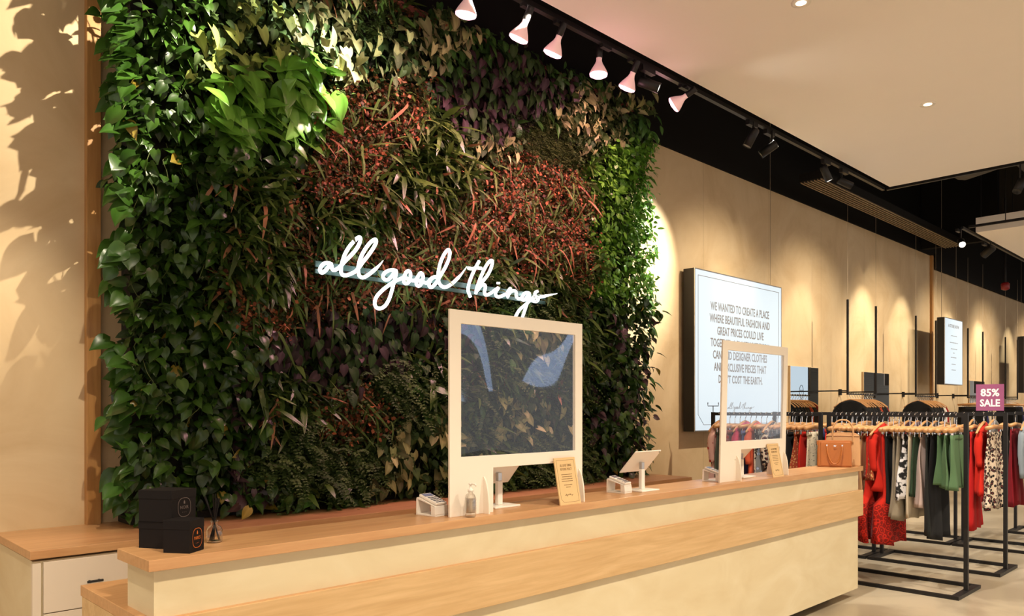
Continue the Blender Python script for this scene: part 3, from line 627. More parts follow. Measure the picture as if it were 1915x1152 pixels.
# ================================================================ SCREENS ON THE LEDGE
def screen(loc, tilt, label):
    t = thing('sneeze_screen', label, 'screen', loc); t.rotation_euler = (tilt, 0, 0)
    W, Hh, th = 0.89, 0.915, 0.006
    # board with a window and a foot cut-out, made of strips around both openings
    def strip(m, x0, x1, z0, z1): m.box(x0, x1, -th, th, z0, z1)
    m = MB()
    # window 0.065..0.83 x 0.265..0.855 ; cutout 0.255..0.80 x 0..0.2
    outer = []
    xs = [0, 0.065, 0.26, 0.80, 0.835, W]; zs = [0, 0.205, 0.262, 0.855, Hh]
    def solid(i, j):
        x = (xs[i] + xs[i + 1]) / 2; z = (zs[j] + zs[j + 1]) / 2
        if 0.065 < x < 0.835 and 0.262 < z < 0.855: return False
        if 0.26 < x < 0.80 and z < 0.205: return False
        return True
    idx = {}; V = []; F = []
    def vid(i, j, s):
        if (i, j, s) not in idx: idx[(i, j, s)] = len(V); V.append((xs[i], s * th, zs[j]))
        return idx[(i, j, s)]
    nx, nz = len(xs) - 1, len(zs) - 1
    for i in range(nx):
        for j in range(nz):
            if not solid(i, j): continue
            for s in (-1, 1): F.append((vid(i, j, s), vid(i + 1, j, s), vid(i + 1, j + 1, s), vid(i, j + 1, s)))
            for (di, dj, a, b) in [(-1, 0, (i, j), (i, j + 1)), (1, 0, (i + 1, j), (i + 1, j + 1)), (0, -1, (i, j), (i + 1, j)), (0, 1, (i, j + 1), (i + 1, j + 1))]:
                ii, jj = i + di, j + dj
                if 0 <= ii < nx and 0 <= jj < nz and solid(ii, jj): continue
                F.append((vid(*a, -1), vid(*b, -1), vid(*b, 1), vid(*a, 1)))
    MB().add(V, F).build('board', 'cream_frame', t, bevel=0.0012)
    pane = box('pane', 'pane', 0.06, 0.84, -0.0005, 0.0005, 0.257, 0.86, t)
    m = MB()
    for (x0, x1, z0, z1) in [(0.058, 0.068, 0.255, 0.862), (0.832, 0.842, 0.255, 0.862), (0.058, 0.842, 0.252, 0.262), (0.058, 0.842, 0.855, 0.865)]: m.box(x0, x1, th, th + 0.004, z0, z1)
    m.build('pane_bead', 'cream_frame', t)
    for x in (0.20, 0.86):
        q = [(-0.045, 0.0)] + [(-0.045 + 0.0 + 0.0, 0.01)] + [( -0.045 * math.cos(a), 0.17 * math.sin(a)) for a in np.linspace(0.05, math.pi / 2, 8)] + [(0.12 * math.sin(a), 0.17 * math.cos(a)) for a in np.linspace(0.1, math.pi / 2, 8)]
        MB().prism(q, 0, x - 0.004, x + 0.004).build('foot', 'cream_frame', t)
    return t
screen((2.163, 2.612, ZL), 0.0, 'cream framed clear screen standing in front of the plant wall')
screen((4.405, 2.612, ZL), R(1.5), 'cream framed clear screen standing in front of the lit wall text')

# ---- tablets
def tablet(loc, label, rz=0.0):
    t = thing('tablet_stand', label, 'tablet stand', loc, rz)
    MB().box(-0.085, 0.085, -0.065, 0.065, 0, 0.009).build('base', 'white_plastic', t, bevel=0.003)
    MB().box(-0.016, 0.016, -0.011, 0.011, 0.0092, 0.125).build('stem', 'white_plastic', t, bevel=0.003)
    MB().box(-0.012, 0.012, -0.010, 0.012, 0.1252, 0.165, Matrix.Translation((0, 0.0, 0))).build('hinge', 'silver', t, bevel=0.002)
    m = Matrix.Translation((0, -0.0, 0.178)) @ Matrix.Rotation(R(-42), 4, 'X')
    m = Matrix.Translation((0, 0.01, 0.17)) @ Matrix.Rotation(math.atan2(-0.12, 0.11) , 4, 'X')
    s = MB().box(-0.125, 0.125, -0.085, 0.085, -0.0035, 0.0035, m).build('tablet', 'white_plastic', t, bevel=0.003)
    MB().box(-0.115, 0.115, -0.075, 0.075, 0.0036, 0.0042, m).build('display', 'grey_key', s)
    MB().lathe([(0.004, -0.005), (0.004, -0.0034)], 10, m @ Matrix.Translation((0.113, -0.074, 0))).build('lens', 'grey_key', s)
    return t
tablet((2.58, 2.735, ZL), 'white tablet on a stand seen through the foot of the near screen')
tablet((3.67, 2.68, ZL), 'white tablet on a stand alone between the two screens')
tablet((4.88, 2.72, ZL), 'white tablet on a stand behind the far screen', 0)
# ---- card readers
def reader(px, py, label, rz=0.15):
    p = at(px, py, Z=ZL); t = thing('card_reader', label, 'card reader', (p.x, p.y, ZL), rz)
    # side profile in y,z with a see-through opening: built as bottom, front, back, top
    m = MB(); W = 0.042
    m.prism([(-0.06, 0), (0.06, 0), (0.058, 0.008), (-0.058, 0.008)], 0, -W, W)
    m.prism([(-0.06, 0.0081), (-0.032, 0.0081), (-0.030, 0.050), (-0.056, 0.040)], 0, -W, W)
    m.prism([(0.05, 0.0081), (0.06, 0.0081), (0.058, 0.074), (0.048, 0.07)], 0, -W, W)
    m.prism([(-0.056, 0.0405), (-0.030, 0.0505), (0.048, 0.0705), (0.058, 0.0745), (0.055, 0.079), (0.045, 0.08), (-0.054, 0.047)], 0, -W, W)
    m.build('cradle', 'white_plastic', t, bevel=0.0015)
    m2 = Matrix.Translation((0, -0.004, 0.0675)) @ Matrix.Rotation(math.atan2(0.033, 0.099), 4, 'X')
    tm = MB().box(-0.035, 0.035, -0.055, 0.055, -0.002, 0.010, m2).build('terminal', 'white_plastic', t, bevel=0.003)
    MB().box(-0.028, 0.028, 0.022, 0.048, 0.0101, 0.0112, m2).build('display', 'navy', tm)
    for i in range(3):
        for j in range(4):
            MB().box(-0.026 + i * 0.019, -0.012 + i * 0.019, -0.048 + j * 0.0165, -0.039 + j * 0.0165, 0.0101, 0.0115, m2).build('key', 'grey_key', tm)
    return t
reader(808, 963, 'white card reader on a cradle left of the near screen')
reader(1158, 921, 'white card reader on a cradle beside the lone tablet')
reader(1334, 900, 'white card reader on a cradle left of the far screen')
# ---- plaques
def plaque(x, label):
    t = thing('policy_plaque', label, 'sign', (x, 2.545, ZL), 0); a = R(11)
    m = Matrix.Rotation(-a, 4, 'X')
    MB().box(0, 0.155, -0.002, 0.004, 0, 0.235, m).build('card', 'card', t)
    b = MB()
    for (x0, x1, z0, z1) in [(0.012, 0.0132, 0.03, 0.223), (0.1418, 0.143, 0.012, 0.223), (0.012, 0.143, 0.2218, 0.223), (0.03, 0.143, 0.012, 0.0132)]: b.box(x0, x1, -0.0026, -0.0019, z0, z1, m)
    b.box(0, 0.026, -0.0026, -0.0019, 0, 0.0012, m @ Matrix.Translation((0.012, 0, 0.0305)) @ Matrix.Rotation(R(45), 4, 'Y'))
    b.build('border', 'brown_ink', t)
    def ln(s, z, w_, h_): 
        q = m @ Vector((0.0775, -0.0024, z)); text(s, 'lettering', 'brown_ink', w_, t, q, (R(90) - a, 0, 0), h_, 0.0003)
    ln('ALL GOOD THINGS', 0.196, 0.085, 0.013); ln('RETURNS POLICY', 0.177, 0.085, 0.013)
    pl = MB(); rd = random.Random(3)
    for k, z in enumerate([0.150, 0.139, 0.128, 0.117, 0.098, 0.087]):
        wd = [0.082, 0.075, 0.085, 0.085, 0.06, 0.035][k]; xx = 0.0775 - wd / 2
        while xx < 0.0775 + wd / 2 - 0.003:
            l = rd.uniform(0.004, 0.011); pl.box(xx, min(xx + l, 0.0775 + wd / 2), -0.0026, -0.0019, z - 0.0016, z + 0.0016, m); xx += l + 0.0016
    pl.build('printed_lines', 'brown_ink', t)
    sg = MB(); allx = [q.x for s_ in SIG for q in s_]; x0, x1 = min(allx), max(allx); k = 0.062 / (x1 - x0); zc = ns_o.z
    for s_ in SIG: sg.tube([m @ Vector((0.045 + (q.x - x0) * k, -0.0026, 0.045 + (q.z - zc) * k)) for q in s_], 0.0006, 4)
    sg.build('signature', 'brown_ink', t)
    MB().box(0.06, 0.095, 0.0045, 0.006, 0.0, 0.14, m).build('strut', 'card', t)
    return t
plaque(2.815, 'kraft returns policy plaque leaning at the near screen foot')
plaque(at(1446, 890, Y=2.545).x, 'kraft returns policy plaque leaning at the far screen foot')
# ---- sanitiser bottles
def bottle(px, py, label, extra):
    p = at(px, py, Z=ZL); t = thing('sanitiser_bottle', label, 'bottle', (p.x, p.y, ZL))
    MB().lathe([(0.018, 0), (0.024, 0.004), (0.025, 0.03), (0.024, 0.085), (0.018, 0.10), (0.010, 0.106), (0.010, 0.114)], 24).build('body', 'glass', t, True)
    MB().lathe([(0.0215, 0.02), (0.0215, 0.082), (0.0205, 0.082), (0.0205, 0.02)], 24).build('liquid', 'glass', t, True)
    MB().lathe([(0.013, 0.112), (0.013, 0.124), (0.005, 0.126), (0.005, 0.142), (0.009, 0.143), (0.009, 0.150)], 16).tube([(0, 0, 0.147), (0.0, -0.03, 0.146), (0, -0.036, 0.140)], 0.004, 8).build('pump', 'white_plastic', t, True)
    if extra:
        MB().prism([(-0.012, 0.034), (0, 0.022), (0.012, 0.034), (0.012, 0.039), (0, 0.027), (-0.012, 0.039)], 1, -0.0262, -0.0255).build('blue_mark', mat('blue_mark', (0.08, 0.15, 0.30), 0.5), t)
        MB().lathe([(0.001, -0.0262), (0.005, -0.0262), (0.005, -0.0255), (0.001, -0.0255)], 12, Matrix.Translation((0, 0, 0.058)) @ Matrix.Rotation(R(-90), 4, 'X') @ Matrix.Scale(1, 4)).build('drop_mark', 'ink', t)
    else:
        m = MB()
        for k in range(7): m.box(-0.011, 0.011 - 0.004 * (k % 2), -0.0262, -0.0256, 0.04 + k * 0.006, 0.0415 + k * 0.006)
        m.build('printing', 'ink', t)
    return t
bottle(880, 967, 'clear pump sanitiser bottle at the left foot of the near screen', False)
bottle(1366, 899, 'clear pump sanitiser bottle with a blue mark by the far screen', True)

# ---- black boxes
def carton(c0, c1, c2, z0, h, label, em):
    "c0 near corner, c1 right corner, c2 left corner on the plan"
    c0, c1, c2 = Vector(c0), Vector(c1), Vector(c2); c3 = c1 + c2 - c0
    t = thing('gift_box', label, 'box', (c0.x, c0.y, z0))
    P = [Vector((0, 0)), c1 - c0, c3 - c0, c2 - c0]; ctr = (P[0] + P[2]) / 2
    def ins(k): return [(ctr + (q - ctr) * k)[:] for q in P]
    zl = h * 0.72
    MB().prism(ins(0.975), 2, 0, zl + 0.004).build('base', 'box_black', t)
    MB().prism(ins(1.0), 2, zl, h).prism(ins(0.965), 2, zl - 0.003, zl).build('lid', 'box_black', t, bevel=0.001)
    u = (c1 - c0).normalized(); ang = math.atan2(u.y, u.x); nrm = Vector((u.y, -u.x))
    mid = (c1 - c0) / 2 + nrm * 0.0006; wd = (c1 - c0).length
    mm = Matrix.Translation((mid.x, mid.y, h * 0.43)) @ Matrix.Rotation(ang, 4, 'Z') @ Matrix.Rotation(R(90), 4, 'X')
    b = 0.036; n = 28
    ring = [];
    def sq(a, k): 
        c, s = math.cos(a), math.sin(a); return (math.copysign(abs(c) ** 0.75, c) * b * 0.78 * k, math.copysign(abs(s) ** 0.75, s) * b * k * 0.92)
    V = []; 
    for k in (1.0, 0.94):
        for i in range(n):
            q = sq(2 * math.pi * i / n, k); V.append(mm @ Vector((q[0], q[1], 0.0003)))
    MB().add(V, [(i, (i + 1) % n, n + (i + 1) % n, n + i) for i in range(n)]).build('emblem_ring', em, t)
    rot = (mm.to_euler())
    text('PARKS' if em == 'orange_ink' else 'NOIR', 'emblem_lettering', em, 0.036, t, mm @ Vector((0, 0, 0.0003)), rot, 0.011, 0.0002)
    text('LONDON' if False else '. . .', 'emblem_dots', em, 0.016, t, mm @ Vector((0, -0.017, 0.0003)), rot, 0.002, 0.0002)
    MB().add([mm @ Vector(q) for q in [(-0.003, 0.012, 0.0003), (0.003, 0.012, 0.0003), (0.0035, 0.018, 0.0003), (0, 0.025, 0.0003), (-0.0035, 0.018, 0.0003)]], [(0, 1, 2, 3, 4)]).build('emblem_flame', em, t)
    return t
carton((0.998, 2.678), (1.098, 2.722), (0.930, 2.790), ZL, 0.092, 'black box underneath, holding up the other black box', 'dim_ink')
carton((0.998, 2.672), (1.098, 2.712), (0.928, 2.784), ZL + 0.0925, 0.107, 'black box stacked on top with a faint pewter emblem', 'dim_ink')
carton((1.013, 2.556), (1.082, 2.606), (0.956, 2.636), ZL, 0.108, 'black box in front with an orange emblem at the ledge corner', 'orange_ink')
# ---- reed diffuser
p = at(401, 1014, Z=ZL)
t = thing('reed_diffuser', 'clear glass reed diffuser with black reeds beside the black boxes', 'diffuser', (p.x, p.y, ZL))
MB().lathe([(0.024, 0), (0.027, 0.004), (0.027, 0.045), (0.022, 0.056), (0.011, 0.062), (0.011, 0.072), (0.014, 0.076), (0.012, 0.078)], 28).build('bottle', 'glass', t, True)
MB().lathe([(0.001, 0.003), (0.0245, 0.004), (0.0245, 0.006), (0.001, 0.0062)], 24).build('liquid', 'chrome', t)
for k in range(7):
    a = k * 2.2; tx, ty = math.cos(a) * 0.03, math.sin(a) * 0.03
    MB().tube([(-tx * 0.6, -ty * 0.6, 0.008), (tx * 0.08, ty * 0.08, 0.075), (tx * 0.9 - 0.008, ty * 0.9, 0.155 + 0.01 * (k % 3))], 0.0024, 6).build('reed', 'box_black', t)
text('p', 'label_mark', 'ink', 0.009, t, (0.012, -0.0262, 0.032), (R(90), 0, 0.4))
# ---- handbags
def bag(cx, cy, rz, W, Hb, D_, m, label, handle_h, mode):
    t = thing('handbag', label, 'handbag', (cx, cy, ZL + 0.001), rz)
    V = []; n = 24; lv = [(0, 0.93, 0.9), (0.008, 1, 1), (Hb * 0.5, 0.99, 0.85), (Hb * 0.85, 0.96, 0.6), (Hb, 0.94, 0.42)]
    for (z, kx, ky) in lv:
        for i in range(n):
            a = 2 * math.pi * i / n; c, s = math.cos(a), math.sin(a)
            bow = 0.0
            if mode == 'arched' and z == Hb: bow = 0.028 * (1 - abs(c) ** 2)
            V.append((math.copysign(abs(c) ** 0.35, c) * W / 2 * kx, math.copysign(abs(s) ** 0.35, s) * D_ / 2 * ky, z + bow))
    k = len(lv)
    F = [(i * n + j, i * n + (j + 1) % n, (i + 1) * n + (j + 1) % n, (i + 1) * n + j) for i in range(k - 1) for j in range(n)] + [tuple(reversed(range(n))), tuple((k - 1) * n + j for j in range(n))]
    MB().add(V, F).build('body', m, t, bevel=0.001)
    yf = -D_ / 2 * 0.92
    if mode == 'arched':
        for s in (-1, 1):
            pts = [(-0.075, s * 0.02, Hb * 0.75), (-0.078, s * 0.02, Hb + 0.03), (-0.07, s * 0.018, Hb + 0.08), (-0.04, s * 0.015, Hb + handle_h - 0.01), (0, s * 0.014, Hb + handle_h), (0.04, s * 0.015, Hb + handle_h - 0.01), (0.07, s * 0.018, Hb + 0.08), (0.078, s * 0.02, Hb + 0.03), (0.075, s * 0.02, Hb * 0.75)]
            MB().tube(smooth_pts(pts, 4), 0.0065, 8).build('handle', m, t, True)
        MB().box(-W * 0.47, W * 0.47, -0.02, 0.02, Hb - 0.004, Hb + 0.004).build('rim', m, t, bevel=0.002)
    else:
        MB().box(-W * 0.40, W * 0.46, yf - 0.006, yf + 0.012, Hb * 0.04, Hb * 0.93, Matrix.Rotation(R(-3), 4, 'X')).build('front_pocket', m, t, bevel=0.003)
        for x in (-0.055, 0.04):
            pts = [(x, yf - 0.009, Hb * 0.80), (x + 0.003, yf - 0.018, Hb * 0.62), (x + 0.012, yf - 0.014, Hb * 0.35)]
        pts = [(-0.06, yf - 0.004, Hb * 0.80), (-0.058, yf - 0.022, Hb * 0.6), (-0.045, yf - 0.026, Hb * 0.35), (-0.02, yf - 0.024, Hb * 0.15), (0.015, yf - 0.024, Hb * 0.15), (0.040, yf - 0.026, Hb * 0.35), (0.052, yf - 0.022, Hb * 0.6), (0.055, yf - 0.004, Hb * 0.80)]
        MB().tube(smooth_pts(pts, 4), 0.0055, 8).build('handle', m, t, True)
        for x in (-0.06, 0.055): MB().box(x - 0.006, x + 0.006, yf - 0.010, yf - 0.002, Hb * 0.78, Hb * 0.85).build('handle_ring', 'chrome', t, bevel=0.002)
        MB().prism([(-0.014, 0.006), (-0.005, 0.002), (0, 0.010), (0.005, 0.002), (0.014, 0.006), (0.005, -0.007), (0, -0.003), (-0.005, -0.007)], 1, yf - 0.012, yf - 0.008, Matrix.Translation((0, 0, Hb * 0.80))).build('clasp', 'chrome', t)
        for s in (-1, 1): MB().prism([(0, 0), (0.05, 0.01), (0.05, 0.035), (0, 0.03)], 0, s * W * 0.49 - 0.003, s * W * 0.49 + 0.003, Matrix.Translation((0, -0.02, Hb * 0.82))).build('side_tab', m, t)
    return t
bag(at(1559, 873, Z=ZL).x, 2.665, R(-62), 0.265, 0.215, 0.085, 'leather_tan', 'tan leather handbag standing in front on the counter ledge end', 0, 'flat')
bag(at(1559, 873, Z=ZL).x + 0.155, 2.66, R(-68), 0.27, 0.25, 0.06, 'leather_beige', 'beige leather handbag with arched handles behind the tan one', 0.13, 'arched')

# ================================================================ WALL SIGNS
def lightbox(x0, x1, z0, z1, yf, depth, label, wires, name='lightbox_sign'):
    t = thing(name, label, 'sign', (x0, yf, z0))
    W, Hh = x1 - x0, z1 - z0
    MB().box(0, W, 0.004, depth, 0, Hh).build('case', 'black_metal', t)
    MB().box(0.012, W - 0.012, -0.0, 0.0035, 0.012, Hh - 0.012).build('face', 'lightbox', t)
    m = MB()
    for (a, b, c, d) in [(0, W, 0, 0.012), (0, W, Hh - 0.012, Hh), (0, 0.012, 0.0122, Hh - 0.0122), (W - 0.012, W, 0.0122, Hh - 0.0122)]: m.box(a, b, -0.003, 0.0035, c, d)
    m.build('edge_frame', 'silver', t)
    for x in wires: MB().tube([(x * W, depth / 2, Hh), (x * W, depth / 2, 5.58 - z0)], 0.003, 6).build('wire', 'cable', t)
    return t, W, Hh
t, W, Hh = lightbox(7.33, 9.35, 1.30, 3.10, 4.65, 0.14, 'large lit white wall sign telling the shop story in capitals', [0.92])
m = MB(); b = 0.07; th_ = 0.006; cut = 0.12
for (x0, x1, z0, z1) in [(b, W - b, Hh - b - th_, Hh - b), (b, b + th_, b + cut, Hh - b), (W - b - th_, W - b, b + cut, Hh - b), (b + cut, W - b - cut, b, b + th_)]: m.box(x0, x1, -0.0025, -0.0005, z0, z1)
for (xa, sgn) in ((b, 1), (W - b, -1)): m.tube([(xa, -0.0015, b + cut), (xa + sgn * cut, -0.0015, b)], th_ / 2, 4)
m.build('border', 'ink', t)
LN = ['WE WANTED TO CREATE A PLACE', 'WHERE BEAUTIFUL FASHION AND', 'GREAT PRICES COULD LIVE', 'TOGETHER. A PLACE WHERE YOU', 'CAN FIND DESIGNER CLOTHES', 'AND EXCLUSIVE PIECES THAT', "DON'T COST THE EARTH."]
LW = [1.36, 1.40, 1.08, 1.36, 1.26, 1.22, 1.02]
for k, s in enumerate(LN): text(s, 'lettering', 'ink', LW[k], t, (W / 2 - 0.0, -0.0012, Hh - 0.385 - k * 0.137), (R(90), 0, 0), 0.098, 0.0004, 0.018)
m = MB(); allx = [q.x for s_ in SIG for q in s_]; xa, xb = min(allx), max(allx); k = 0.62 / (xb - xa)
for s_ in SIG: m.tube(smooth_pts([Vector((W / 2 - 0.31 + (q.x - xa) * k, -0.002, 0.24 + (q.z - ns_o.z) * k)) for q in s_], 3), 0.0022, 5)
m.build('signature', 'ink', t)
t, W, Hh = lightbox(14.6, 15.6, 1.97, 3.13, 4.30, 0.12, 'narrow lit white sign hanging on wires farther along the wall', [0.04, 0.85])
text('A STORE NOW', 'lettering', 'ink', 0.6, t, (W / 2, -0.0012, Hh - 0.13), (R(90), 0, 0), 0.06, 0.0004, 0.02)
m = MB(); rd = random.Random(5)
for (wd, zz) in [(0.28, 0.30), (0.42, 0.42), (0.3, 0.53), (0.08, 0.60), (0.3, 0.68), (0.22, 0.80), (0.22, 0.9)]:
    xx = W / 2 - wd / 2
    while xx < W / 2 + wd / 2: l = rd.uniform(0.02, 0.06); m.box(xx, xx + l, -0.0015, 0.0, Hh - zz - 0.006, Hh - zz + 0.006); xx += l + 0.015
m.build('printed_lines', 'ink', t)
lightbox(20.05, 21.1, 1.90, 3.15, 4.30, 0.14, 'lit hanging sign cut off by the right edge of the view', [0.05, 0.9])

# ================================================================ MIRRORS and what they show
for (x0, x1, lab) in [(9.9, 10.76, 'tall wall mirror nearest the big lit sign'), (12.38, 13.44, 'tall wall mirror behind the black tops, second along the wall'), (17.9, 18.96, 'tall wall mirror behind the sale sign, farthest along')]:
    t = thing('wall_mirror', lab, 'mirror', (x0, YW, 0.3))
    MB().box(0, x1 - x0, -0.03, -0.001, 0, 1.83).build('backing', 'wall', t)
    MB().box(0.004, x1 - x0 - 0.004, -0.034, -0.0305, 0.004, 1.826).build('glass', 'mirror', t)
t = thing('roller_shutter', 'grey roller shutter across the shop, seen only in the wall mirrors', 'shutter', (30, -6, 0))
MB().box(0, 60, -0.06, 0, 0, 3.4).build('curtain', 'shutter', t)
m = MB()
for k in range(34): m.box(0, 60, 0, 0.03, k * 0.1 + 0.01, k * 0.1 + 0.075)
m.build('slats', 'shutter', t)
tb, W, Hh = lightbox(26.0, 27.6, 0.9, 3.5, -3.1, 0.14, 'lit poster with a sketched face, seen only in the nearest mirror', [], 'poster_lightbox')
tb.rotation_euler = (0, 0, math.pi); tb.location = (27.6, -3.1, 0.9)
m = MB().tube([(0.55 + 0.16 * math.cos(a), -0.002, 1.25 + 0.24 * math.sin(a)) for a in np.linspace(0, 2 * math.pi, 24)], 0.012, 5)
for x in (0.49, 0.61): m.tube([(x + 0.03 * math.cos(a), -0.002, 1.30 + 0.02 * math.sin(a)) for a in np.linspace(0, 2 * math.pi, 10)], 0.007, 5)
m.tube([(0.55, -0.002, 1.28), (0.53, -0.002, 1.20), (0.56, -0.002, 1.19)], 0.006, 5).tube([(0.50, -0.002, 1.12), (0.55, -0.002, 1.10), (0.60, -0.002, 1.12)], 0.008, 5)
m.tube(smooth_pts([(0.25, -0.002, 0.72), (0.35, -0.002, 0.92), (0.48, -0.002, 0.97), (0.62, -0.002, 0.97), (0.75, -0.002, 0.92), (0.85, -0.002, 0.72)]), 0.01, 5)
m.build('sketched_face', 'grey_key', tb)
box('red_board', 'red_ink', 0.45, 1.1, -0.012, -0.004, 0.55, 0.95, tb)
text('85%', 'lettering', 'white_ink', 0.4, tb, (0.775, -0.0125, 0.83), (R(90), 0, 0)); text('SALE', 'lettering', 'white_ink', 0.4, tb, (0.775, -0.0125, 0.67), (R(90), 0, 0))
# added glowing shapes behind the camera, made for streaks on the clear screens
for i, q in enumerate([[(13.35, 4.1), (13.9, 4.1), (14.35, 3.5), (14.95, 2.3), (14.75, 2.3), (14.0, 3.1), (13.35, 3.7)], [(15.4, 4.15), (16.7, 4.15), (16.45, 3.65), (15.75, 3.65)],
                       [(18.6, 4.0), (19.2, 4.0), (17.6, 2.45), (17.05, 2.6)], [(19.0, 3.4), (19.25, 3.5), (19.1, 2.3), (18.75, 2.3)], [(13.3, 3.2), (13.5, 3.2), (13.75, 2.1), (13.6, 2.1)]]):
    struct(MB().prism(q, 1, -11.2, -11.1).build('streak_shape_%d' % (i + 1), 'added_glow'))

# ================================================================ RACKS
def rack(X, y0, y1, label, zr=1.50):
    t = thing('clothes_rack', label, 'clothes rack', (X, y0, 0)); Ly = y1 - y0; s = 0.016
    for y in (0, Ly): box('post', 'black_metal', -s, s, y - s, y + s, 0.031, zr + s, t)
    box('top_rail', 'black_metal', -0.016, 0.016, s, Ly - s, zr - 0.018, zr + 0.014, t)
    for y in (0, Ly): box('foot', 'black_metal', -0.31, 0.31, y - 0.03, y + 0.03, 0, 0.03, t)
    for x in (-0.292, 0.292): box('base_rail', 'black_metal', x - 0.018, x + 0.018, 0.0305, Ly - 0.0305, 0, 0.03, t)
    return t
RK = [('A1', 7.25, 1.97, 3.13, 'black clothes rack standing nearest beyond the counter end, bare foot in front'), ('A2', 7.25, 3.21, 4.37, 'black clothes rack behind the far screen, by the big lit sign'),
      ('B1', 8.48, 1.97, 3.10, 'black clothes rack in the second row with the leopard print piece at its end'), ('B2', 8.48, 3.18, 4.30, 'black clothes rack in the second row, near the wall'),
      ('C1', 9.97, 1.60, 2.74, 'black clothes rack in the third row with grey knitwear'), ('C2', 9.97, 2.82, 3.96, 'black clothes rack in the third row, near the wall'),
      ('D1', 11.45, 1.4, 2.55, 'black clothes rack in the fourth row at the right edge')]
for (k, X, a, b, lab) in RK: rack(X, a, b, lab)

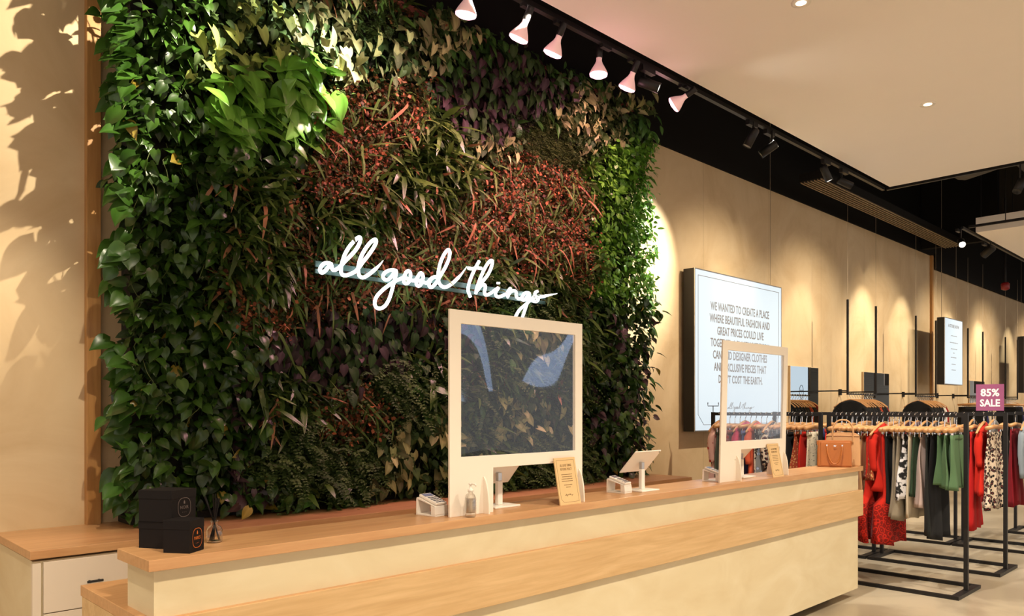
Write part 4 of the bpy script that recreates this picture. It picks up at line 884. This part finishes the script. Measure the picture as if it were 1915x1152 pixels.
# fabrics
FAB = {}
def fabric(col, pat):
    key = (col, pat)
    if key in FAB: return FAB[key]
    m, t, b = nt('fabric'); b.inputs['Roughness'].default_value = 0.85; b.inputs['Sheen Weight'].default_value = 0.03; b.inputs['Specular IOR Level'].default_value = 0.2
    b.inputs['Base Color'].default_value = rgb(col)
    def vor(scale, feature='F1'):
        v = N(t, 'ShaderNodeTexVoronoi', Scale=scale); v.feature = feature; t.links.new(coords(t), v.inputs['Vector']); return v
    if pat == 'leopard':
        v = vor(34); r = ramp(t, v.outputs['Distance'], [(0.22, (0.16, 0.03, 0.03)), (0.30, (0.01, 0.01, 0.01)), (0.48, (0.01, 0.01, 0.01)), (0.56, (0.62, 0.50, 0.38))]); t.links.new(r.outputs[0], b.inputs[0])
    elif pat == 'blotch':
        n = N(t, 'ShaderNodeTexNoise', Scale=22.0, Detail=2.0); t.links.new(coords(t), n.inputs['Vector']); r = ramp(t, n.outputs['Fac'], [(0.46, (0.02, 0.02, 0.02)), (0.52, (0.75, 0.74, 0.76))]); t.links.new(r.outputs[0], b.inputs[0])
    elif pat == 'floral':
        v = vor(16); r = ramp(t, v.outputs['Distance'], [(0.16, (0.75, 0.06, 0.04)), (0.24, (0.35, 0.10, 0.08)), (0.30, col)]); t.links.new(r.outputs[0], b.inputs[0])
    elif pat == 'dots':
        v = vor(40); r = ramp(t, v.outputs['Distance'], [(0.22, (0.02, 0.02, 0.02)), (0.28, col)]); t.links.new(r.outputs[0], b.inputs[0])
    elif pat == 'flowers_dark':
        v = vor(20); r = ramp(t, v.outputs['Distance'], [(0.18, (0.45, 0.5, 0.6)), (0.26, (0.1, 0.16, 0.3)), (0.34, col)]); t.links.new(r.outputs[0], b.inputs[0])
    elif pat == 'lace':
        v = vor(26, 'F1'); w2 = N(t, 'ShaderNodeMath', operation='SINE'); mu = N(t, 'ShaderNodeMath', operation='MULTIPLY'); mu.inputs[1].default_value = 16
        t.links.new(v.outputs['Distance'], mu.inputs[0]); t.links.new(mu.outputs[0], w2.inputs[0]); r = ramp(t, w2.outputs[0], [(0.25, tuple(c * 0.35 for c in col)), (0.5, col)]); t.links.new(r.outputs[0], b.inputs[0])
    elif pat == 'lacehem':
        cv = coords(t); v = N(t, 'ShaderNodeTexVoronoi', Scale=24.0); t.links.new(cv, v.inputs['Vector']); mu = N(t, 'ShaderNodeMath', operation='MULTIPLY'); mu.inputs[1].default_value = 15
        w2 = N(t, 'ShaderNodeMath', operation='SINE'); t.links.new(v.outputs['Distance'], mu.inputs[0]); t.links.new(mu.outputs[0], w2.inputs[0]); r_ = ramp(t, w2.outputs[0], [(0.2, tuple(c * 0.4 for c in col)), (0.5, col)])
        sx = N(t, 'ShaderNodeSeparateXYZ'); t.links.new(cv, sx.inputs[0]); ls = N(t, 'ShaderNodeMath', operation='LESS_THAN'); ls.inputs[1].default_value = -0.78; t.links.new(sx.outputs[2], ls.inputs[0])
        mx = N(t, 'ShaderNodeMix', data_type='RGBA'); mx.inputs['A'].default_value = rgb(col); t.links.new(ls.outputs[0], mx.inputs['Factor']); t.links.new(r_.outputs[0], mx.inputs['B']); t.links.new(mx.outputs['Result'], b.inputs['Base Color'])
    elif pat == 'sequin':
        v = vor(90); r = ramp(t, v.outputs['Color'], [(0.2, tuple(c * 0.5 for c in col)), (0.6, col), (0.9, tuple(min(1, c * 3 + 0.1) for c in col))]); t.links.new(r.outputs[0], b.inputs[0]); b.inputs['Roughness'].default_value = 0.35; b.inputs['Metallic'].default_value = 0.3
    elif pat == 'plaid':
        w1 = N(t, 'ShaderNodeTexWave', Scale=3.2); w1.bands_direction = 'Z'; w3 = N(t, 'ShaderNodeTexWave', Scale=3.2); w3.bands_direction = 'X'
        c_ = coords(t); t.links.new(c_, w1.inputs[0]); t.links.new(c_, w3.inputs[0]); ad = N(t, 'ShaderNodeMath', operation='ADD'); t.links.new(w1.outputs['Fac'], ad.inputs[0]); t.links.new(w3.outputs['Fac'], ad.inputs[1])
        dv = N(t, 'ShaderNodeMath', operation='MULTIPLY'); dv.inputs[1].default_value = 0.5; t.links.new(ad.outputs[0], dv.inputs[0])
        r = ramp(t, dv.outputs[0], [(0.3, (0.02, 0.02, 0.02)), (0.5, (0.18, 0.14, 0.12)), (0.75, (0.55, 0.48, 0.38))]); t.links.new(r.outputs[0], b.inputs[0])
    elif pat == 'metallic':
        w1 = N(t, 'ShaderNodeTexWave', Scale=8.0, Distortion=4.0); t.links.new(coords(t), w1.inputs[0]); r = ramp(t, w1.outputs['Fac'], [(0.5, col), (0.9, (0.4, 0.32, 0.34))]); t.links.new(r.outputs[0], b.inputs[0]); b.inputs['Roughness'].default_value = 0.35
    elif pat == 'gilt':
        v = vor(45); r = ramp(t, v.outputs['Distance'], [(0.30, (0.50, 0.28, 0.10)), (0.42, col)]); t.links.new(r.outputs[0], b.inputs[0])
    FAB[key] = m; return m
def garment_mesh(kind, width, length, seed, thick=0.034):
    thick = {'tiered': 0.048, 'dress': 0.046, 'top': 0.04, 'jacket': 0.046}.get(kind, 0.038)
    rd = random.Random(seed); ph = [rd.uniform(0, 6.28) for _ in range(5)]; n = 32; lv = 14; V = []
    z0 = {'clip': -0.175}.get(None, -0.175)
    for i in range(lv + 1):
        s = i / lv
        if kind in ('trousers', 'shorts'): a = width * (0.48 + 0.10 * s); b = thick * (0.55 + 0.35 * s)
        elif kind == 'skirt': a = width * (0.40 + 0.28 * s); b = thick * (0.5 + 0.7 * s)
        elif kind == 'dress': a = width * ((0.52 - 0.16 * min(s / 0.35, 1)) if s < 0.35 else 0.36 + 0.26 * (s - 0.35) / 0.65); b = thick * (0.6 + 0.9 * s)
        elif kind == 'tiered': a = width * (0.34 + 0.06 * s + (0.20 if s > 0.62 else 0) + 0.12 * s * s); b = thick * (0.6 + 0.8 * s + (0.7 if s > 0.62 else 0))
        else: a = width * (0.52 if i > 0 else 0.42); b = thick * (0.6 + 0.35 * min(1, s * 3))
        z = z0 - length * s
        if kind in ('top', 'jacket', 'dress') : z += 0.102
        for k in range(n):
            t_ = 2 * math.pi * k / n; c, sn = math.cos(t_), math.sin(t_)
            x = math.copysign(abs(c) ** 0.7, c) * a; y = sn * b * (0.75 + 0.25 * math.cos(3 * t_ + ph[0]))
            amp = s * thick * 0.75
            y += amp * math.sin(x * 34 + ph[1]) + amp * 0.4 * math.sin(x * 71 + ph[2] + s)
            x += 0.006 * math.sin(s * 9 + ph[3]) + 0.012 * s * math.sin(ph[4])
            zz = z - (0.012 * math.sin(x * 20 + ph[2]) if i == lv else 0)
            if kind in ('top', 'jacket', 'dress') and i <= 2: zz -= 0.18 * (abs(x) / width) ** 1.2 * (1 - i / 3)
            V.append((x, y, zz))
    F = [(i * n + k, i * n + (k + 1) % n, (i + 1) * n + (k + 1) % n, (i + 1) * n + k) for i in range(lv) for k in range(n)] + [tuple(range(n)), tuple(lv * n + k for k in reversed(range(n)))]
    return V, F
NAMES = dict(trousers='trousers', shorts='cropped trousers', skirt='skirt', dress='dress', tiered='tiered dress', top='top', jacket='jacket')
OBN = dict(trousers='hanging_trousers', shorts='hanging_trousers', skirt='skirt', dress='dress', tiered='dress', top='blouse', jacket='jacket')
def garment(kind, col, pat, width, length, loc, rz, label, group, seed, cat):
    t = thing(OBN[kind], label, cat, loc, rz, group); m = fabric(col, pat)
    V, F = garment_mesh(kind, width, length, seed)
    MB().add(V, F).build('fabric_body' if kind not in ('trousers', 'shorts') else 'legs', m, t, True)
    if kind in ('trousers', 'shorts', 'skirt', 'tiered'):
        a = width * 0.47 if kind != 'tiered' else width * 0.35
        MB().prism([(math.copysign(abs(math.cos(q)) ** 0.6, math.cos(q)) * a, math.sin(q) * 0.017) for q in np.linspace(0, 2 * math.pi, 16, endpoint=False)], 2, -0.208, -0.168).build('waistband', m, t, True)
    elif kind in ('top', 'jacket', 'dress'):
        sl = 0.50 if kind != 'dress' else 0.30
        for s in (-1, 1):
            x0 = s * width * 0.47
            MB().tube(smooth_pts([(x0 * 0.85, 0, -0.185), (x0 * 1.04, 0.004, -0.24), (x0 * 1.08, 0.008, -0.2 - sl * 0.5), (x0 * 1.04, -0.004, -0.2 - sl)], 3), [0.03] * 3 + [0.036] * 4 + [0.03] * 3, 10).build('sleeve', m, t, True)
    return t
# hangers
def clip_hanger():
    t = thing('clip_hanger', 'x', 'hanger')
    hook = [(0, 0, -0.125), (0, 0, -0.03)] + [(0.019 * math.cos(a) * -1 + 0.0, 0, 0.019 * math.sin(a) + 0.002) for a in np.linspace(-1.2, math.pi + 0.2, 9)][::-1]
    hook = [(0, 0, -0.125), (0, 0, -0.045), (0.016, 0, -0.02), (0.02, 0, 0.004), (0.012, 0, 0.018), (0, 0, 0.022), (-0.012, 0, 0.018), (-0.02, 0, 0.004)]
    MB().tube(smooth_pts(hook, 3), 0.0035, 6).build('hook', 'chrome', t, True)
    MB().tube([(-0.20, 0, -0.128), (-0.195, 0, -0.125), (0, 0, -0.112), (0.195, 0, -0.125), (0.20, 0, -0.128)], [0.009, 0.020, 0.021, 0.020, 0.009], 10, flat=1.0).build('bar', 'hanger_wood', t, True)
    m = MB().tube([(-0.17, 0, -0.147), (0.17, 0, -0.147)], 0.002, 6)
    m.build('clip_rod', 'chrome', t)
    for x in (-0.14, 0.14): MB().box(x - 0.013, x + 0.013, -0.010, 0.010, -0.185, -0.140).build('clip', 'chrome', t, bevel=0.003)
    return t
def shoulder_hanger():
    t = thing('shoulder_hanger', 'x', 'hanger')
    hook = [(0, 0, -0.07), (0, 0, -0.045), (0.016, 0, -0.02), (0.02, 0, 0.004), (0.012, 0, 0.018), (0, 0, 0.022), (-0.012, 0, 0.018), (-0.02, 0, 0.004)]
    MB().tube(smooth_pts(hook, 3), 0.0035, 6).build('hook', 'chrome', t, True)
    MB().tube(smooth_pts([(-0.22, 0.01, -0.175), (-0.15, 0.003, -0.125), (-0.06, 0, -0.085), (0, 0, -0.072), (0.06, 0, -0.085), (0.15, 0.003, -0.125), (0.22, 0.01, -0.175)], 3), [0.010] * 3 + [0.013] * 13 + [0.010] * 3, 10).build('arms', 'hanger_wood', t, True)
    return t
HC = clip_hanger(); HS = shoulder_hanger(); hc_used = [False, False]
def place_hanger(which, loc, rz, label, group):
    src = (HC, HS)[which]
    if not hc_used[which]:
        hc_used[which] = True; o = src; o.location = loc; o.rotation_euler = (0, 0, rz); o['label'] = label; o['group'] = group; return o
    return copy_tree(src, loc, rz, label, group)
BK = (0.012, 0.012, 0.013); DG = (0.028, 0.055, 0.030); GR = (0.085, 0.16, 0.075); RD = (0.50, 0.018, 0.008); DR = (0.26, 0.010, 0.010); CR = (0.68, 0.58, 0.42); GY = (0.25, 0.21, 0.15); BR = (0.09, 0.035, 0.015); CM = (0.42, 0.22, 0.10); NV = (0.03, 0.035, 0.12); PK = (0.62, 0.22, 0.19); LG = (0.22, 0.22, 0.21); PU = (0.06, 0.022, 0.03); BL = (0.10, 0.13, 0.32); TP = (0.24, 0.18, 0.13); SB = (0.24, 0.28, 0.31); CO = (0.72, 0.12, 0.05); BY = (0.22, 0.008, 0.015)
RACKS = {
 'A1': [('shorts', 'sage green', GR, '', .42, .44), ('shorts', 'sage green ribbed', GR, '', .42, .43), ('shorts', 'mossy green', GR, '', .36, .42), ('trousers', 'black glittering', BK, '', .36, .88), ('trousers', 'charcoal', (0.02, 0.022, 0.02), '', .36, .84), ('skirt', 'pale pink', (0.55, 0.42, 0.38), '', .30, .62), ('shorts', 'dark green', DG, '', .34, .52), ('trousers', 'cream', CR, '', .33, .72), ('skirt', 'black and white print', BK, 'blotch', .34, .56), ('trousers', 'taupe grey', GY, '', .36, .74), ('skirt', 'stone', GY, '', .32, .70),
        ('trousers', 'plain black', BK, '', .34, .62), ('tiered', 'bright red', RD, 'lacehem', .46, .96), ('dress', 'vivid red', RD, '', .36, .60), ('skirt', 'rust gilt patterned', (0.30, 0.05, 0.02), 'gilt', .34, .40), ('tiered', 'scarlet red', RD, 'lacehem', .46, .94), ('skirt', 'brown suede', CM, '', .32, .60), ('skirt', 'white and black blotched', BK, 'blotch', .34, .64), ('tiered', 'deep red', DR, 'lacehem', .44, .94), ('skirt', 'ink black', BK, '', .34, .7), ('skirt', 'dark green lace', DG, 'lace', .34, .80), ('trousers', 'black straight', BK, '', .34, .74), ('trousers', 'olive green', DG, '', .35, .80)],
 'A2': [('skirt', 'dotted cream', CR, 'dots', .34, .95), ('trousers', 'red slim', RD, '', .32, .5), ('skirt', 'rust patterned', (0.30, 0.05, 0.02), 'gilt', .34, .5), ('trousers', 'inky black', BK, '', .34, .8), ('trousers', 'camel', CM, '', .34, .8), ('skirt', 'black velvet', BK, '', .34, .8), ('skirt', 'dark brown', BR, '', .34, .8), ('dress', 'dark leopard', DR, 'leopard', .36, .9), ('skirt', 'grey flowered', LG, 'flowers_dark', .34, .7), ('skirt', 'leopard', DR, 'leopard', .34, .7), ('dress', 'coral red', CO, '', .38, .8), ('skirt', 'dusty blue', BL, '', .36, .75), ('dress', 'crimson pink', (0.55, 0.05, 0.12), '', .38, .8), ('skirt', 'navy flowered', NV, 'flowers_dark', .36, .7), ('skirt', 'rose pink', PK, 'floral', .36, .7), ('tiered', 'burnt orange', (0.55, 0.07, 0.02), '', .36, .9), ('skirt', 'grey green', (0.10, 0.13, 0.09), '', .34, .8), ('dress', 'pale pink flowered', (0.72, 0.45, 0.38), 'floral', .36, .9)],
 'B1': [('skirt', 'leopard print', DR, 'leopard', .40, .72), ('dress', 'pillar box red', RD, '', .34, .70), ('trousers', 'red wide', (0.42, 0.01, 0.01), '', .40, .93), ('skirt', 'black flowered', BK, 'flowers_dark', .36, .52), ('skirt', 'jet black', BK, '', .36, .50), ('shorts', 'orange', CO, '', .34, .30), ('top', 'checked', BK, 'plaid', .38, .50), ('top', 'black satin', BK, '', .38, .50), ('top', 'plum metallic', PU, 'metallic', .40, .60), ('top', 'purple brown', PU, '', .38, .60), ('skirt', 'pink grey', (0.30, 0.2, 0.2), 'blotch', .34, .65), ('trousers', 'black cropped', BK, '', .34, .6)],
 'B2': [('skirt', 'black plain', BK, '', .34, .6), ('skirt', 'green', DG, '', .34, .6), ('trousers', 'tan', CM, '', .34, .7), ('skirt', 'red', RD, '', .34, .6), ('trousers', 'navy', NV, '', .34, .8), ('skirt', 'brown', BR, '', .34, .6), ('skirt', 'grey', GY, '', .34, .6), ('trousers', 'black long', BK, '', .34, .85), ('skirt', 'cream', CR, '', .34, .6)],
 'C1': [('jacket', 'stone grey', (0.20, 0.17, 0.14), '', .40, .60), ('jacket', 'mid grey', (0.17, 0.15, 0.13), '', .40, .48), ('trousers', 'burgundy', BY, '', .36, .86), ('top', 'taupe knitted', TP, '', .40, .68), ('top', 'blue grey', SB, '', .40, .5), ('trousers', 'burgundy slim', BY, '', .36, .84), ('skirt', 'black short', BK, '', .34, .5), ('top', 'grey', LG, '', .40, .6), ('skirt', 'wine', BY, '', .34, .8), ('top', 'black', BK, '', .40, .6)],
 'C2': [('skirt', 'black narrow', BK, '', .34, .6), ('skirt', 'red plain', RD, '', .34, .6), ('trousers', 'grey', GY, '', .34, .7), ('skirt', 'green plain', DG, '', .34, .6), ('trousers', 'black', BK, '', .34, .8), ('skirt', 'tan', CM, '', .34, .6)],
 'D1': [('top', 'grey wool', LG, '', .40, .6), ('top', 'brown wool', TP, '', .40, .6), ('top', 'cream wool', CR, '', .40, .6), ('trousers', 'wine red', BY, '', .34, .8), ('top', 'black wool', BK, '', .40, .6)]}
RNAME = {'A1': 'nearest rack beyond the counter', 'A2': 'rack behind the far screen', 'B1': 'second-row rack', 'B2': 'second-row rack at the wall', 'C1': 'third-row rack', 'C2': 'third-row rack at the wall', 'D1': 'fourth-row rack'}
seed = 0
for (key, X, a, b, lab) in RK:
    G = RACKS[key]; n = len(G); y0, y1 = a + 0.05, b - 0.05
    for i, (kind, cn, col, pat, wd, ln) in enumerate(G):
        seed += 1; y = y0 + (y1 - y0) * (i + 0.5) / n; rz = random.uniform(-0.10, 0.10)
        prev = G[i - 1] if i else None
        nb = ('hanging next after the ' + prev[1] + ' ' + NAMES[prev[0]].split()[-1]) if prev else 'hanging at the open end'
        nm = NAMES[kind]; label = '%s %s %s on the %s' % (cn, nm, nb, RNAME[key])
        wds = label.split()
        if len(wds) > 16: label = '%s %s beside the %s on the %s' % (cn, nm, prev[1] if prev else 'end post', RNAME[key])
        if len(label.split()) > 16: label = '%s %s on the %s' % (cn, nm, RNAME[key])
        garment(kind, col, pat, wd, ln, (X, y, 1.50), rz, label, 'clothes on the ' + RNAME[key], seed, nm.split()[-1])
        place_hanger(1 if kind in ('top', 'jacket', 'dress') else 0, (X, y, 1.50 - 0.006), rz, 'wooden hanger holding the %s %s on the %s' % (cn, nm, RNAME[key]), 'wooden hangers on the ' + RNAME[key])
# sign holders + sale sign
p = (8.48, 2.09)
t = thing('sale_sign', 'pink 85% sale sign standing on the second-row rack rail', 'sign', (8.48, 2.10, 1.514), R(-90 + 14))
MB().box(-0.006, 0.006, -0.006, 0.006, 0, 0.02).build('clamp', 'black_metal', t)
MB().box(-0.115, 0.115, -0.003, 0.003, 0.02, 0.275).build('board', 'pink_ink', t)
text('85%', 'lettering', 'white_ink', 0.155, t, (0, -0.0036, 0.195), (R(90), 0, 0), 0.075, 0.0006, 0.03)
text('SALE', 'lettering', 'white_ink', 0.165, t, (0, -0.0036, 0.095), (R(90), 0, 0), 0.072, 0.0006, 0.03)
for (X, Y, lab) in [(7.25, 4.37, 'empty black ticket holder on the rack post by the big lit sign')]:
    t = thing('ticket_holder', lab, 'sign holder', (X, Y, 1.518))
    MB().tube([(0, 0, 0), (0, 0, 0.06)], 0.004, 6).build('stem', 'black_metal', t)
    MB().tube([(-0.03, 0.045, 0.10), (-0.03, 0.045, 0.063), (0.03, -0.045, 0.063), (0.03, -0.045, 0.10)], 0.005, 6).build('fork', 'black_metal', t)

# ================================================================ WALL RAILS with black tops
WR = [(10.55, 11.54, 'first hanging rail along the wall, next to the near mirror'), (13.19, 14.15, 'hanging rail under the narrow lit sign'), (15.93, 16.88, 'hanging rail past the wall post'), (18.5, 19.47, 'farthest hanging rail along the wall')]
RLN = ['wall rail by the near mirror', 'wall rail under the narrow sign', 'wall rail past the wall post', 'farthest wall rail']
for k, (x0, x1, lab) in enumerate(WR):
    t = thing('wall_rail', 'black ' + lab, 'clothes rail', (x0, 4.3, 1.75)); Lx = x1 - x0
    for x in (0, Lx):
        MB().box(x - 0.012, x + 0.012, -0.012, 0.012, -0.01, 1.28).build('rod', 'black_metal', t)
        MB().tube([(x, 0, 1.28), (x, 0, 2.58)], 0.002, 5).build('wire', 'cable', t)
        MB().box(x - 0.009, x + 0.009, 0.013, 0.50, 0.035, 0.053).box(x - 0.03, x + 0.03, 0.50, 0.528, 0.0, 0.09).build('wall_brace', 'black_metal', t)
    MB().box(0.013, Lx - 0.013, -0.01, 0.01, -0.01, 0.01).build('hang_bar', 'black_metal', t)
    cl = [('top', 'black', BK, '', .42, .55)] * 6 + ([('top', 'rust red', (0.35, .05, .02), '', .42, .55), ('top', 'black', BK, '', .42, .55), ('top', 'black', BK, '', .42, .55), ('top', 'dark red', DR, '', .42, .55)] if k == 0 else [('top', 'white', (0.7, 0.66, 0.6), '', .42, .55), ('top', 'dark red', DR, '', .42, .55)])
    if k >= 2: cl = [('trousers', 'black', BK, '', .40, .7)] * 4 + [('trousers', 'navy', NV, '', .40, .7), ('top', 'cream', CR, '', .40, .5)] + [('trousers', 'black', BK, '', .40, .7)] * 2
    srcs = {}
    for i, (kind, cn, col, pat, wd, ln) in enumerate(cl):
        x = x0 + 0.06 + (Lx - 0.14) * (i + 0.5) / len(cl); rz = R(90) + random.uniform(-0.16, 0.16); seed += 1
        ordn = ['first', 'second', 'third', 'fourth', 'fifth', 'sixth', 'seventh', 'eighth', 'ninth', 'tenth'][i]
        lb = '%s %s, %s from the left on the %s' % (cn, {'top': 'top', 'trousers': 'pair of trousers'}[kind], ordn, RLN[k])
        gp = '%s %s on the %s' % (cn, kind, RLN[k])
        if (kind, cn) in srcs: copy_tree(srcs[(kind, cn)], (x, 4.3, 1.75), rz, lb, gp)
        else: srcs[(kind, cn)] = garment(kind, col, pat, wd, ln, (x, 4.3, 1.75), rz, lb, gp, seed, kind)
        place_hanger(1 if kind == 'top' else 0, (x, 4.3, 1.744), rz, 'wooden hanger, %s from the left on the %s' % (ordn, RLN[k]), 'wooden hangers on the ' + RLN[k])
